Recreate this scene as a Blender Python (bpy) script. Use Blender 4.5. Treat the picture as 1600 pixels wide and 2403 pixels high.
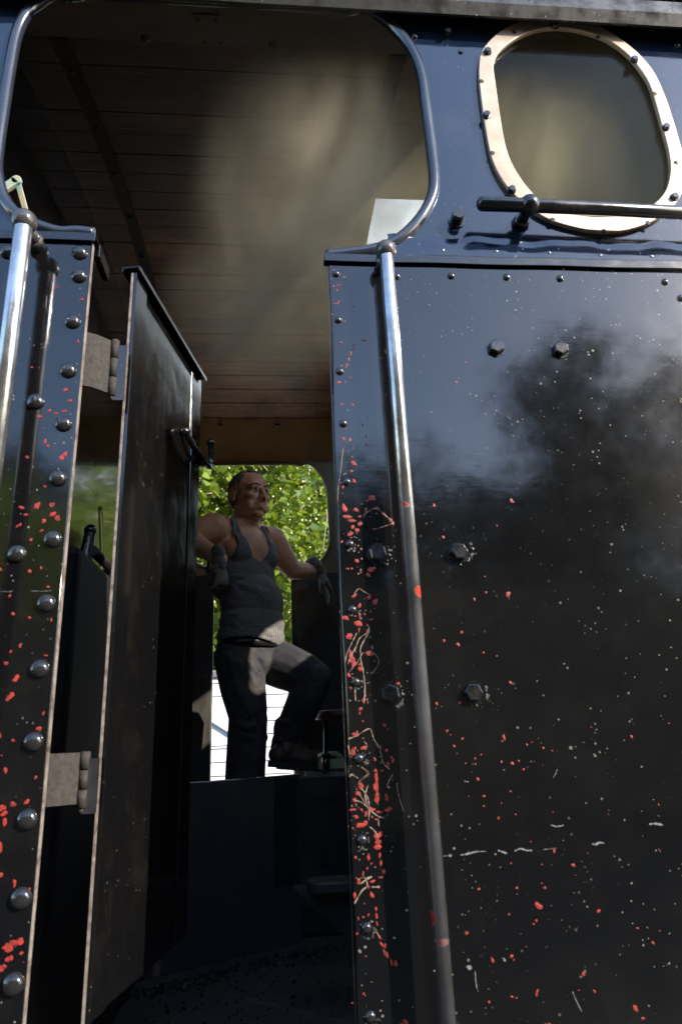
import bpy, bmesh, math, random
import numpy as np
from mathutils import Vector, Matrix
for o in list(bpy.data.objects): bpy.data.objects.remove(o)
scene = bpy.context.scene
col = scene.collection
R = math.radians
random.seed(7)

# ------------------------------------------------------------------ camera
F = 1602.0; CX, CY = 800.0, 1201.5          # focal length and centre in photograph pixels (24 mm on a 36 mm tall frame)
zc = Vector((-200., 4900., -F)).normalized()
xc = Vector((17500., 190., -F)); xc = (xc - zc * xc.dot(zc)).normalized()
yc = zc.cross(xc)
RW = Matrix((xc, yc, zc))                   # world = RW @ cam
CAM = Vector((0, -.92, 1.63))
cd = bpy.data.cameras.new('camera'); cam = bpy.data.objects.new('camera', cd); col.objects.link(cam)
cd.sensor_fit = 'VERTICAL'; cd.sensor_height = 36; cd.sensor_width = 24; cd.lens = F / 2403 * 36
cd.clip_start = .02; cd.clip_end = 500
cam.matrix_world = Matrix.Translation(CAM) @ RW.to_4x4()
cd.dof.use_dof = True; cd.dof.focus_distance = 1.75; cd.dof.aperture_fstop = 8
scene.camera = cam
def at(px, py, Y=0.0):                      # a pixel of the photograph carried onto the upright plane y = Y
    d = RW @ Vector((px - CX, -(py - CY), -F)); t = (Y - CAM.y) / d.y
    return CAM + d * t
def XZ(px, py, Y=0.0):
    p = at(px, py, Y); return (p.x, p.z)

# ------------------------------------------------------------------ sky, sun, exposure
SUN = Vector((.66, -.56, .47)).normalized()
SEL = math.asin(SUN.z); SAZ = math.atan2(SUN.x, SUN.y)
world = bpy.data.worlds.new('World'); scene.world = world; world.use_nodes = True
nt = world.node_tree; N = nt.nodes; L = nt.links
bg = N['Background']
sky = N.new('ShaderNodeTexSky'); sky.sky_type = 'NISHITA'; sky.sun_disc = False
sky.sun_elevation = SEL; sky.sun_rotation = SAZ; sky.air_density = 1.0; sky.dust_density = .6; sky.ozone_density = 2
tc = N.new('ShaderNodeTexCoord'); mp = N.new('ShaderNodeMapping'); mp.inputs['Scale'].default_value = (1.2, 1.2, 2.6)
mp.inputs['Location'].default_value = (2.3, 1.1, .4)
nz = N.new('ShaderNodeTexNoise'); nz.inputs['Scale'].default_value = 2.0; nz.inputs['Detail'].default_value = 7; nz.inputs['Roughness'].default_value = .55
cr = N.new('ShaderNodeValToRGB'); cr.color_ramp.elements[0].position = .50; cr.color_ramp.elements[1].position = .70
mx = N.new('ShaderNodeMix'); mx.data_type = 'RGBA'; mx.inputs['B'].default_value = (3.6, 4.1, 4.4, 1)
L.new(tc.outputs['Generated'], mp.inputs['Vector']); L.new(mp.outputs[0], nz.inputs['Vector']); 
sx_ = N.new('ShaderNodeSeparateXYZ'); L.new(tc.outputs['Generated'], sx_.inputs[0])      # more cloud on the far side of the engine, clear blue behind the photographer
ma = N.new('ShaderNodeMath'); ma.operation = 'MULTIPLY_ADD'; ma.inputs[1].default_value = .26; L.new(sx_.outputs['Y'], ma.inputs[0]); L.new(nz.outputs['Fac'], ma.inputs[2])
mb = N.new('ShaderNodeMath'); mb.operation = 'MULTIPLY_ADD'; mb.inputs[1].default_value = .10; L.new(sx_.outputs['X'], mb.inputs[0]); L.new(ma.outputs[0], mb.inputs[2])
L.new(mb.outputs[0], cr.inputs['Fac'])
L.new(sky.outputs[0], mx.inputs['A']); L.new(cr.outputs['Color'], mx.inputs['Factor']); L.new(mx.outputs['Result'], bg.inputs['Color'])
bg.inputs['Strength'].default_value = .15
sl = bpy.data.lights.new('sun', 'SUN'); sl.energy = 2.6; sl.angle = R(.5); sl.color = (1, .90, .76)
so = bpy.data.objects.new('sun', sl); col.objects.link(so); so.rotation_euler = (-SUN).to_track_quat('-Z', 'Y').to_euler()
vs = scene.view_settings; vs.view_transform = 'Standard'; vs.look = 'None'; vs.exposure = 1.85; vs.gamma = 1
scene.cycles.volume_bounces = 1
scene.cycles.max_bounces = 8

# ------------------------------------------------------------------ helpers
def tag(o, label=None, cat=None, group=None, kind=None):
    if label: o['label'] = label
    if cat: o['category'] = cat
    if group: o['group'] = group
    if kind: o['kind'] = kind
    return o
def empty(name, loc, label, cat, group=None):
    o = bpy.data.objects.new(name, None); col.objects.link(o); o.location = loc
    o.empty_display_size = .1
    return tag(o, label, cat, group)
def link(name, me, mat, parent=None, smooth=False):
    o = bpy.data.objects.new(name, me); col.objects.link(o)
    for m in (mat if isinstance(mat, (list, tuple)) else [mat]):
        if m: me.materials.append(m)
    if smooth:
        for p in me.polygons: p.use_smooth = True
    if parent:
        o.parent = parent
        wl = Vector(parent.location)
        q = parent.parent
        while q: wl = wl + q.location; q = q.parent
        o.location = -wl          # geometry is written in world coordinates
    return o
def bmobj(name, bm, mat, parent=None, smooth=False):
    me = bpy.data.meshes.new(name); bm.normal_update(); bm.to_mesh(me); bm.free()
    return link(name, me, mat, parent, smooth)
def box(bm, lo, hi, mi=0):
    x0, y0, z0 = lo; x1, y1, z1 = hi
    v = [bm.verts.new(p) for p in ((x0,y0,z0),(x1,y0,z0),(x1,y1,z0),(x0,y1,z0),(x0,y0,z1),(x1,y0,z1),(x1,y1,z1),(x0,y1,z1))]
    for f in ((0,3,2,1),(4,5,6,7),(0,1,5,4),(1,2,6,5),(2,3,7,6),(3,0,4,7)):
        bm.faces.new([v[i] for i in f]).material_index = mi
    return v
def bevel_mod(o, w=.002, seg=2):
    m = o.modifiers.new('bevel', 'BEVEL'); m.width = w; m.segments = seg; m.limit_method = 'ANGLE'; m.angle_limit = R(35)
    return o
def tube(bm, pts, r, n=12, cap=True, closed=False, mi=0):
    pts = [Vector(p) for p in pts]; rings = []; m = len(pts)
    rr = r if isinstance(r, (list, tuple)) else [r] * m
    prev = None
    for i, p in enumerate(pts):
        if closed: t = pts[(i+1) % m] - pts[i-1]
        else: t = pts[min(i+1, m-1)] - pts[max(i-1, 0)]
        t.normalize()
        if prev is None:
            a = Vector((0,0,1)) if abs(t.z) < .9 else Vector((0,1,0)); a = (a - t * a.dot(t)).normalized()
        else: a = (prev - t * prev.dot(t)).normalized()
        prev = a; b = t.cross(a)
        rings.append([bm.verts.new(p + (a * math.cos(k*2*math.pi/n) + b * math.sin(k*2*math.pi/n)) * rr[i]) for k in range(n)])
    for i in range(m if closed else m-1):
        A, B = rings[i], rings[(i+1) % m]
        for k in range(n):
            f = bm.faces.new((A[k], A[(k+1)%n], B[(k+1)%n], B[k])); f.smooth = True; f.material_index = mi
    if cap and not closed:
        bm.faces.new(rings[0][::-1]); bm.faces.new(rings[-1])
def smooth_path(pts, n=6, closed=False):
    P = [Vector(p) for p in pts]; out = []; m = len(P)
    for i in range(m if closed else m-1):
        p0 = P[(i-1) % m] if closed or i > 0 else P[0]; p1 = P[i]; p2 = P[(i+1) % m]
        p3 = P[(i+2) % m] if closed or i < m-2 else P[-1]
        for k in range(n):
            t = k / n
            out.append(.5 * ((2*p1) + (p2-p0)*t + (2*p0-5*p1+4*p2-p3)*t*t + (3*p1-p0-3*p2+p3)*t**3))
    if not closed: out.append(P[-1])
    return out
def ball(bm, c, r, seg=20, ring=12, mi=0):
    rx, ry, rz = r if isinstance(r, (list, tuple)) else (r, r, r)
    g = bmesh.ops.create_uvsphere(bm, u_segments=seg, v_segments=ring, radius=1)
    bmesh.ops.scale(bm, vec=(rx, ry, rz), verts=g['verts']); bmesh.ops.translate(bm, vec=c, verts=g['verts'])
    for v in g['verts']:
        for f in v.link_faces: f.smooth = True; f.material_index = mi
def plate(name, loops, yc_, thick, mat, parent=None, bev=.0012):
    """sheet metal cut from outlines given as (x, z); it stands upright with its middle at y = yc_"""
    cu = bpy.data.curves.new(name, 'CURVE'); cu.dimensions = '2D'; cu.fill_mode = 'BOTH'; cu.extrude = thick/2 - bev; cu.bevel_depth = bev; cu.offset = -bev
    cu.bevel_resolution = 1
    for lp in loops:
        s = cu.splines.new('POLY'); s.points.add(len(lp)-1); s.use_cyclic_u = True
        for i, p in enumerate(lp): s.points[i].co = (p[0], p[1], 0, 1)
    tmp = bpy.data.objects.new(name, cu); col.objects.link(tmp)
    me = bpy.data.meshes.new_from_object(tmp.evaluated_get(bpy.context.evaluated_depsgraph_get()))
    bpy.data.objects.remove(tmp); bpy.data.curves.remove(cu)
    me.transform(Matrix(((1,0,0,0),(0,0,-1,yc_),(0,1,0,0),(0,0,0,1)))); me.name = name
    me.materials.clear()
    return link(name, me, mat, parent)
def small(name, c, r, m_, parent):
    b_ = bmesh.new(); ball(b_, c, r, 12, 8); return bmobj(name, b_, m_, parent)
def copy_to(o, delta, parent=None):
    c = o.copy(); col.objects.link(c); c.location = o.location + Vector(delta)
    return c

# ------------------------------------------------------------------ materials
def mat(name, base=(.5,.5,.5), rough=.5, metal=0, **kw):
    m = bpy.data.materials.new(name); m.use_nodes = True
    b = m.node_tree.nodes['Principled BSDF']
    b.inputs['Base Color'].default_value = (*base, 1); b.inputs['Roughness'].default_value = rough; b.inputs['Metallic'].default_value = metal
    for k, v in kw.items(): b.inputs[k.replace('_', ' ')].default_value = v
    return m
class G:                                     # small node-graph helper
    def __init__(s, m): s.m = m; s.t = m.node_tree; s.b = s.t.nodes['Principled BSDF']; s.tc = s.t.nodes.new('ShaderNodeTexCoord')
    def n(s, k, **kw):
        x = s.t.nodes.new(k)
        for a, v in kw.items(): setattr(x, a, v)
        return x
    def l(s, a, b): s.t.links.new(a, b)
    def map(s, sc=(1,1,1), rot=(0,0,0), loc=(0,0,0)):
        x = s.n('ShaderNodeMapping'); x.inputs['Scale'].default_value = sc; x.inputs['Rotation'].default_value = rot; x.inputs['Location'].default_value = loc
        s.l(s.tc.outputs['Object'], x.inputs['Vector']); return x.outputs[0]
    def noise(s, scale, detail=4, rough=.55, vec=None, dist=0):
        x = s.n('ShaderNodeTexNoise'); x.inputs['Scale'].default_value = scale; x.inputs['Detail'].default_value = detail
        x.inputs['Roughness'].default_value = rough; x.inputs['Distortion'].default_value = dist
        s.l(vec if vec is not None else s.map(), x.inputs['Vector']); return x.outputs['Fac']
    def voro(s, scale, vec=None, rnd=1, feature='F1'):
        x = s.n('ShaderNodeTexVoronoi', feature=feature); x.inputs['Scale'].default_value = scale; x.inputs['Randomness'].default_value = rnd
        s.l(vec if vec is not None else s.map(), x.inputs['Vector']); return x
    def ramp(s, f, a, b, c0=0., c1=1.):
        x = s.n('ShaderNodeMapRange'); x.clamp = True; x.inputs['From Min'].default_value = a; x.inputs['From Max'].default_value = b
        x.inputs['To Min'].default_value = c0; x.inputs['To Max'].default_value = c1; s.l(f, x.inputs['Value']); return x.outputs[0]
    def math(s, op, a, b=None):
        x = s.n('ShaderNodeMath', operation=op)
        for i, v in enumerate((a, b)):
            if v is None: continue
            if isinstance(v, (int, float)): x.inputs[i].default_value = v
            else: s.l(v, x.inputs[i])
        return x.outputs[0]
    def mix(s, f, a, b):
        x = s.n('ShaderNodeMix', data_type='RGBA')
        for k, v in (('Factor', f), ('A', a), ('B', b)):
            if isinstance(v, (int, float)): x.inputs[k].default_value = v
            elif isinstance(v, tuple): x.inputs[k].default_value = (*v, 1)
            else: s.l(v, x.inputs[k])
        return x.outputs['Result']
    def bump(s, h, strength, dist, prev=None):
        x = s.n('ShaderNodeBump'); x.inputs['Strength'].default_value = strength; x.inputs['Distance'].default_value = dist
        s.l(h, x.inputs['Height'])
        if prev: s.l(prev, x.inputs['Normal'])
        return x.outputs[0]
    def put(s, k, v): s.l(v, s.b.inputs[k])

def paint(name, base=(.004,.004,.0045), rough=.09, dust=.35, wave=1.0, chips=0.0, speck=1.0, dustcol=(.20,.175,.14)):
    """old gloss black coach paint: brushed-on waves, grime, light specks, optional bare red primer spots"""
    m = mat(name, base, rough); g = G(m); g.b.inputs['IOR'].default_value = 1.5
    g.b.inputs['Coat Weight'].default_value = .6; g.b.inputs['Coat Roughness'].default_value = .06
    big = g.noise(2.6, 3, .5); fine = g.noise(22, 6, .65); brush = g.noise(60, 3, .6, g.map((.25, 1, 3.5))); vbrush = g.noise(70, 3, .6, g.map((3., 1, .15)))
    d1 = g.ramp(g.noise(7, 8, .7), .52, .78)
    d2 = g.ramp(vbrush, .5, .8)
    dm = g.math('MULTIPLY', g.math('ADD', g.math('MULTIPLY', d1, .6), g.math('MULTIPLY', d2, .14)), dust)
    c = g.mix(dm, base, dustcol)
    # pale pin-head specks
    v = g.voro(190)
    sel = g.ramp(g.noise(2.4, 5), .42, .62, .12, 1.0)
    wn_ = g.n('ShaderNodeTexWhiteNoise', noise_dimensions='3D'); g.l(v.outputs['Position'], wn_.inputs['Vector'])
    sel = g.math('MULTIPLY', sel, g.ramp(wn_.outputs['Value'], .84, .86))
    sp = g.math('LESS_THAN', v.outputs['Distance'], g.math('MULTIPLY', wn_.outputs['Value'], g.math('MULTIPLY', g.math('POWER', g.noise(57, 0), 2), .60)))
    sp = g.math('MULTIPLY', g.math('MULTIPLY', sp, sel), .6 * speck)
    c = g.mix(sp, c, (.42,.39,.33))
    if chips > 0:
        jit = g.n('ShaderNodeVectorMath', operation='ADD'); nn = g.n('ShaderNodeTexNoise'); nn.inputs['Scale'].default_value = 90
        g.l(g.map(), nn.inputs['Vector'])
        sc = g.n('ShaderNodeVectorMath', operation='SCALE'); sc.inputs['Scale'].default_value = .02
        g.l(nn.outputs['Color'], sc.inputs[0]); g.l(g.map(), jit.inputs[0]); g.l(sc.outputs[0], jit.inputs[1])
        vv = g.voro(42, jit.outputs[0]); cs = g.ramp(vv.outputs['Distance'], .22, .27, 1, 0)
        cs = g.math('MULTIPLY', cs, g.ramp(g.noise(17, 2), .66 - .16*chips, .68 - .16*chips))
        c = g.mix(cs, c, (.42, .045, .03))
    g.put('Base Color', c)
    r = g.math('ADD', g.ramp(fine, .35, .75, rough*.6, rough*1.7), g.math('MULTIPLY', dm, .5)); g.put('Roughness', r)
    b = g.bump(big, .22*wave, .02); b = g.bump(g.noise(11, 2, .5), .10*wave, .006, b); b = g.bump(brush, .05*wave, .0010, b); b = g.bump(g.noise(34, 3, .6), .12*wave, .0014, b); b = g.bump(fine, .10, .0010, b)
    g.put('Normal', b)
    return m
M = {}
M['panel'] = paint('gloss_black_paint', dust=.03, speck=1.0)
M['upper'] = paint('gloss_black_paint_upper', base=(.006,.012,.028), dust=.13, speck=.4)
M['pillar'] = paint('gloss_black_paint_pillar', dust=.04, speck=.8, wave=.8)
M['trim'] = paint('gloss_black_trim', dust=.18, speck=.5, wave=.6, rough=.2)
M['rivet'] = paint('rivet_paint', base=(.012,.012,.013), dust=.12, speck=0, wave=.3, rough=.14, chips=.25)
M['door'] = paint('door_paint', dust=.11, speck=.5, wave=1.0, rough=.14, dustcol=(.16,.12,.08))
M['dark'] = paint('sooty_black_paint', base=(.014,.013,.015), rough=.45, dust=.16, wave=.5, speck=.3)
M['rim'] = paint('rim_paint', base=(.022,.027,.040), rough=.16, dust=.15, wave=.3, speck=0)
M['soot'] = mat('soot', (.008,.008,.009), .7)
M['plate'] = paint('dull_interior_paint', base=(.045,.040,.047), rough=.5, dust=.25, wave=.4, speck=.3)
M['gutter'] = paint('gutter_tar', base=(.007,.0065,.005), rough=.7, dust=.04, wave=1, speck=2)
# polished steel handrail with dirt and red paint spots
def rail_mat():
    m = mat('worn_steel_rail', (.22,.22,.24), .24, .9); g = G(m)
    f = g.noise(30, 5, .7); d = g.ramp(g.noise(9, 5, .7), .42, .7)
    c = g.mix(d, (.55,.55,.57), (.24,.22,.20))
    vv = g.voro(32); cs = g.math('MULTIPLY', g.ramp(vv.outputs['Distance'], .25, .30, 1, 0), g.ramp(g.noise(13, 2), .64, .66))
    c = g.mix(cs, c, (.42,.045,.03)); g.put('Base Color', c)
    g.put('Metallic', g.ramp(cs, 0, 1, .9, 0)); g.put('Roughness', g.ramp(f, .3, .75, .13, .28)); g.put('Normal', g.bump(f, .25, .0012))
    return m
M['rail'] = rail_mat()
M['ball'] = paint('bracket_paint', base=(.05,.045,.045), rough=.25, dust=.3, wave=.4, speck=0, chips=.3)
M['edge'] = mat('bare_sheet_edge', (.42,.37,.33), .45, .25)
g = G(M['edge']); g.put('Base Color', g.mix(g.ramp(g.noise(60, 5, .7), .42, .7), (.34,.29,.25), (.07,.04,.03)))
M['primer'] = mat('red_primer', (.44,.05,.035), .5)
g = G(M['primer']); g.put('Base Color', g.mix(g.ramp(g.noise(170, 4, .7), .40, .66), (.36,.030,.020), (.10,.014,.012)))
M['scratch'] = mat('scratch_bare_filler', (.24,.17,.12), .7)
M['white'] = mat('pale_scuff', (.16,.16,.155), .4)
M['bare'] = mat('bare_dull_metal', (.065,.06,.055), .35, .3)
# cream painted / bronze window ring
m = mat('pale_bronze', (.56,.46,.36), .36, .5); g = G(m)
g.put('Base Color', g.mix(g.ramp(g.noise(9, 6, .65), .35, .7), (.58,.47,.36), (.36,.25,.17)))
g.put('Roughness', g.ramp(g.noise(26, 5), .3, .7, .28, .5)); M['ring'] = m
m = mat('pane_glass', (1,1,1), .02); g = G(m); tr_ = g.n('ShaderNodeBsdfTransparent'); tr_.inputs[0].default_value = (.93,.94,.90,1); gl_ = g.n('ShaderNodeBsdfGlossy'); gl_.inputs['Roughness'].default_value = .03
lw = g.n('ShaderNodeLayerWeight'); lw.inputs['Blend'].default_value = .12; ms = g.n('ShaderNodeMixShader'); g.l(g.math('MULTIPLY', lw.outputs['Fresnel'], .5), ms.inputs[0]); g.l(tr_.outputs[0], ms.inputs[1]); g.l(gl_.outputs[0], ms.inputs[2]); g.l(ms.outputs[0], g.t.nodes['Material Output'].inputs['Surface']); M['glass'] = m
m = mat('steel_hinge', (.20,.185,.17), .75, .0, Specular_IOR_Level=.2); g = G(m); g.put('Base Color', g.mix(g.ramp(g.noise(160, 5), .35, .75), (.045,.040,.036), (.022,.018,.015)))
g.put('Normal', g.bump(g.noise(120, 4), .3, .001)); M['hinge'] = m
# ceiling boards: boards run along x, each with its own tone, dark varnish, soot patches and painted-in shade
def wood():
    m = mat('smoked_shaded_boards', (.1,.04,.02), .5); g = G(m)
    sep = g.n('ShaderNodeSeparateXYZ'); g.l(g.tc.outputs['Object'], sep.inputs[0])
    idx = g.math('FLOOR', g.math('DIVIDE', sep.outputs['Y'], .0835)); wn = g.n('ShaderNodeTexWhiteNoise', noise_dimensions='1D'); g.l(idx, wn.inputs['W'])
    comb = g.n('ShaderNodeCombineXYZ'); g.l(g.math('ADD', sep.outputs['X'], g.math('MULTIPLY', wn.outputs['Value'], 9)), comb.inputs['X']); g.l(sep.outputs['Y'], comb.inputs['Y'])
    mpp = g.n('ShaderNodeMapping'); mpp.inputs['Scale'].default_value = (2.2, 60, 1); g.l(comb.outputs[0], mpp.inputs['Vector'])
    grain = g.ramp(g.noise(1.6, 8, .7, mpp.outputs[0], .8), .3, .72)
    worn = g.ramp(g.noise(3.0, 6, .7, g.map((1, 5, 1))), .45, .7)
    c = g.mix(grain, (.16,.04,.012), (.72,.29,.08))
    c = g.mix(g.math('MULTIPLY', worn, .75), c, (.62,.34,.11))
    c = g.mix(g.ramp(wn.outputs['Value'], 0, 1, 0, .45), c, (.08,.025,.014))
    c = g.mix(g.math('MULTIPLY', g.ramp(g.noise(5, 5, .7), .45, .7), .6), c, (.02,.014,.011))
    near_shade = g.math('ADD', g.math('MULTIPLY', sep.outputs['X'], -.55), g.math('MULTIPLY', sep.outputs['Y'], -.40))
    near_shade = g.math('ADD', near_shade, g.math('MULTIPLY', g.noise(2.2, 6, .65, g.map((.8, 1.6, 1))), .9))
    c = g.mix(g.math('MULTIPLY', g.ramp(near_shade, -.12, .50), .92), c, (.010,.007,.006))  # shade painted into the boards, deepening towards the near left
    g.put('Base Color', c); g.put('Roughness', g.ramp(grain, .2, .8, .30, .55)); g.put('Normal', g.bump(grain, .8, .003))
    return m
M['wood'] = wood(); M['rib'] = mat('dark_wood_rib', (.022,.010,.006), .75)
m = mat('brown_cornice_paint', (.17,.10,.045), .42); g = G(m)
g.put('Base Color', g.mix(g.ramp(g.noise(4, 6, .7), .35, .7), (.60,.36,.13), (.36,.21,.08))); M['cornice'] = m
m = mat('shaded_cornice_paint', (.06,.035,.02), .55); g = G(m)
g.put('Base Color', g.mix(g.ramp(g.noise(5, 6, .7), .35, .7), (.085,.050,.028), (.025,.016,.012))); M['shadecornice'] = m  # darker copy for the near board, its shade put into the colour
m = mat('olive_brown_wall', (.11,.09,.05), .5); g = G(m)
g.put('Base Color', g.mix(g.ramp(g.noise(5, 6, .7), .35, .7), (.24,.18,.09), (.14,.11,.055))); M['inner'] = m
m = mat('coal_floor', (.02,.019,.019), .8); g = G(m); v = g.voro(140); sp = g.math('MULTIPLY', g.ramp(v.outputs['Distance'], .15, .25, 1, 0), g.ramp(g.noise(60, 1), .6, .63))
g.put('Base Color', g.mix(sp, g.mix(g.noise(12, 6), (.022,.020,.022), (.07,.062,.06)), (.22,.22,.2))); g.put('Normal', g.bump(g.noise(90, 6), .8, .004)); M['floor'] = m
m = mat('coal', (.02,.02,.022), .28); M['coal'] = m
M['teal'] = mat('teal_enamel', (.22,.34,.31), .35)
g = G(M['teal']); g.put('Base Color', g.mix(g.ramp(g.noise(50, 4), .45, .6), (.24,.36,.33), (.42,.36,.25)))
M['redwood'] = mat('red_brown_seat', (.10,.028,.018), .4)
M['can'] = mat('milky_plastic', (.42,.46,.27), .35, Subsurface_Weight=.2)
M['cap'] = mat('red_plastic_cap', (.5,.05,.02), .35)
# person
def skin():
    m = mat('skin', (.36,.19,.125), .42, Subsurface_Weight=.12); g = G(m); g.b.inputs['Subsurface Radius'].default_value = (.01,.004,.002)
    c = g.mix(g.ramp(g.noise(14, 5, .6), .35, .7), (.62,.35,.21), (.50,.25,.14)); g.put('Base Color', c)
    g.put('Roughness', g.ramp(g.noise(60, 3), .3, .7, .48, .62)); g.put('Normal', g.bump(g.noise(120, 4), .12, .001)); return m
M['skin'] = skin()
m = mat('grey_ribbed_cotton', (.10,.105,.115), .9); g = G(m)
w = g.n('ShaderNodeTexWave', wave_type='BANDS', bands_direction='X'); w.inputs['Scale'].default_value = 42; w.inputs['Distortion'].default_value = .3
g.l(g.map((1, -.8, 0), (0,0,0)), w.inputs['Vector'])
fold = g.noise(9, 3, .5, g.map((1,1,1.6), (0,.6,.3)), .8)
g.put('Base Color', g.mix(w.outputs['Fac'], (.105,.103,.102), (.165,.162,.158)))
g.put('Normal', g.bump(fold, .9, .022, g.bump(w.outputs['Fac'], .35, .001))); M['vest'] = m
m = mat('dirty_dark_denim', (.03,.032,.042), .85); g = G(m)
fold = g.noise(7, 3, .5, g.map((1, 1, 1.5), (.3,.5,.2)), .3)
g.put('Base Color', g.mix(g.ramp(g.noise(6, 6, .7), .42, .72), (.018,.020,.028), (.080,.070,.055)))
g.put('Normal', g.bump(fold, .6, .02, g.bump(g.noise(300, 2), .2, .0008))); M['denim'] = m
M['belt'] = mat('black_belt', (.012,.012,.012), .35)
m = mat('worn_leather_glove', (.2,.18,.15), .8); g = G(m)
g.put('Base Color', g.mix(g.ramp(g.noise(24, 6, .7), .38, .68), (.21,.185,.145), (.05,.043,.035))); g.put('Normal', g.bump(g.noise(45, 4), .7, .006)); M['glove'] = m
m = mat('brown_work_boot', (.03,.02,.015), .55); g = G(m); g.put('Base Color', g.mix(g.noise(20, 5), (.016,.012,.010), (.06,.04,.03))); M['boot'] = m
M['sole'] = mat('rubber_sole', (.015,.014,.013), .8)
m = mat('greying_hair', (.06,.055,.05), .6); g = G(m)
g.put('Base Color', g.mix(g.ramp(g.noise(1, 6, .7, g.map((260, 260, 40))), .35, .65), (.04,.036,.033), (.32,.31,.29)))
g.put('Normal', g.bump(g.noise(1, 4, .6, g.map((300, 300, 40))), .8, .003)); M['hair'] = m
M['brow'] = mat('dark_brow_hair', (.07,.048,.036), .9)
M['eye'] = mat('eye_white', (.22,.20,.18), .3); M['iris'] = mat('dark_iris', (.02,.012,.008), .15)
M['lip'] = mat('lips', (.30,.12,.09), .45)
def leafmat(name, a, b, tr=.5):
    m = mat(name, a, .42); g = G(m); oi = g.n('ShaderNodeNewGeometry')
    c = g.mix(oi.outputs['Random Per Island'], a, b); g.put('Base Color', c)
    t = g.n('ShaderNodeBsdfTranslucent'); g.l(g.mix(.5, c, (b[0]*2.2, b[1]*2.0, b[2]*.8)), t.inputs['Color'])
    ms = g.n('ShaderNodeMixShader'); ms.inputs[0].default_value = tr; out = g.t.nodes['Material Output']
    g.l(g.b.outputs[0], ms.inputs[1]); g.l(t.outputs[0], ms.inputs[2]); g.l(ms.outputs[0], out.inputs['Surface']); return m
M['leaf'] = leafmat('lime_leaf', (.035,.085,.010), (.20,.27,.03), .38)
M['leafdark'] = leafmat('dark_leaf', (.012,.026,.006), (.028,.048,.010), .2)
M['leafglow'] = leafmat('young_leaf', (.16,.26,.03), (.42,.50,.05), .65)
M['flower'] = mat('lime_blossom', (.62,.60,.30), .6)
M['bark'] = mat('bark', (.12,.09,.06), .85); g = G(M['bark']); g.put('Base Color', g.mix(g.noise(25, 6), (.07,.05,.035), (.26,.21,.15)))
m = mat('white_weatherboard', (.78,.79,.80), .5); g = G(m); g.put('Base Color', g.mix(g.ramp(g.noise(4, 6), .5, .8), (.80,.81,.82), (.62,.63,.64))); M['board'] = m
M['roofing'] = mat('grey_roof', (.12,.12,.12), .8)
m = mat('ground_grass', (.06,.08,.02), .9); g = G(m); g.put('Base Color', g.mix(g.noise(1.5, 8), (.009,.013,.005), (.022,.024,.011))); g.put('Normal', g.bump(g.noise(30, 6), 1, .05)); M['ground'] = m
m = mat('ballast', (.2,.18,.16), .9); g = G(m); v = g.voro(22); g.put('Base Color', g.mix(v.outputs['Color'], (.012,.011,.011), (.03,.027,.024))); g.put('Normal', g.bump(v.outputs['Distance'], 1, .03)); M['ballast'] = m

# ------------------------------------------------------------------ setting: ground
bm = bmesh.new(); s = 200
bm.faces.new([bm.verts.new(p) for p in ((-s,-s,0),(s,-s,0),(s,s,0),(-s,s,0))])
tag(bmobj('ground', bm, M['ground']), 'grassy ground around the railway', None, None, 'structure')
bm = bmesh.new()
bm.faces.new([bm.verts.new(p) for p in ((-40,-1.9,.004),(40,-1.9,.004),(40,3.4,.004),(-40,3.4,.004))])
tag(bmobj('track_bed', bm, M['ballast']), 'stone ballast under the engine', None, None, 'structure')

# ------------------------------------------------------------------ the locomotive
loco = empty('steam_locomotive', (0, 1.12, 0), 'black steam locomotive cab with chipped glossy paint, open side door and round-cornered window', 'locomotive')
LZL = at(222, 565)[2]; LZR = at(767, 612)[2]
GL, GR = -.2855, .0835
X0, X1 = -.72, 1.25                  # ends of the cab
ZT = 2.955
# opening outline (x, z), from the left door corner up, over and down to the right door corner
op_px = [(222,553),(185,548),(143,549),(92,534),(51,513),(20,483),(3,447),(-6,398),(-2,347),(10,265),(23,179),(37,102),(51,61),(71,31),(95,11)]
left = [XZ(*p) for p in op_px]
right = [XZ(*p) for p in [(851,23),(902,51),(948,97),(973,138),(989,189),(996,245),(1004,306),(1012,367),(1017,418),(1014,459),(996,500),(968,536),(933,566),(897,584),(851,594),(800,600),(767,604)]]
ztop = 2.925
lx, lz = left[-1]
left += [(lx+.02, lz+.022), (lx+.05, ztop-.008), (lx+.09, ztop)]
rx_, rz_ = right[0]
right = [(rx_-.09, ztop), (rx_-.045, ztop-.006)] + right
opening = left + [(-.2, ztop+.001), (-.05, ztop+.001)] + right
opening = [(p.x, p.z) for p in smooth_path([(x, 0, z) for x, z in opening], 4)]
o_up = list(opening)
wout = [(628,300),(625,380),(640,520),(660,650),(685,760),(730,850),(790,925),(862,985),(950,1035),(1050,1066),(1160,1085),(1270,1085),(1370,1060),(1450,1020),(1510,970),(1545,920),(1565,850),(1560,760),(1535,660),(1505,560),(1475,470),(1430,370),(1370,290),(1290,220),(1180,150),(1080,118),(970,107),(880,112),(790,135),(720,175),(665,225),(638,265)]
win = [(692,330),(700,400),(715,510),(735,640),(760,740),(800,820),(850,890),(915,955),(1000,1000),(1100,1017),(1200,1022),(1300,1012),(1380,985),(1440,945),(1480,890),(1497,810),(1494,750),(1480,680),(1455,590),(1430,500),(1400,410),(1350,330),(1290,265),(1200,205),(1100,170),(1000,155),(910,160),(820,190),(750,235),(710,275)]
def z2(p, Y=0): return XZ(800 + p[0]/1.96, p[1]/1.96, Y)
WO = [(p.x, p.z) for p in smooth_path([(z2(p)[0], 0, z2(p)[1]) for p in wout], 3, True)]
WI = [(p.x, p.z) for p in smooth_path([(z2(p)[0], 0, z2(p)[1]) for p in win], 3, True)]
hole = []
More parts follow.
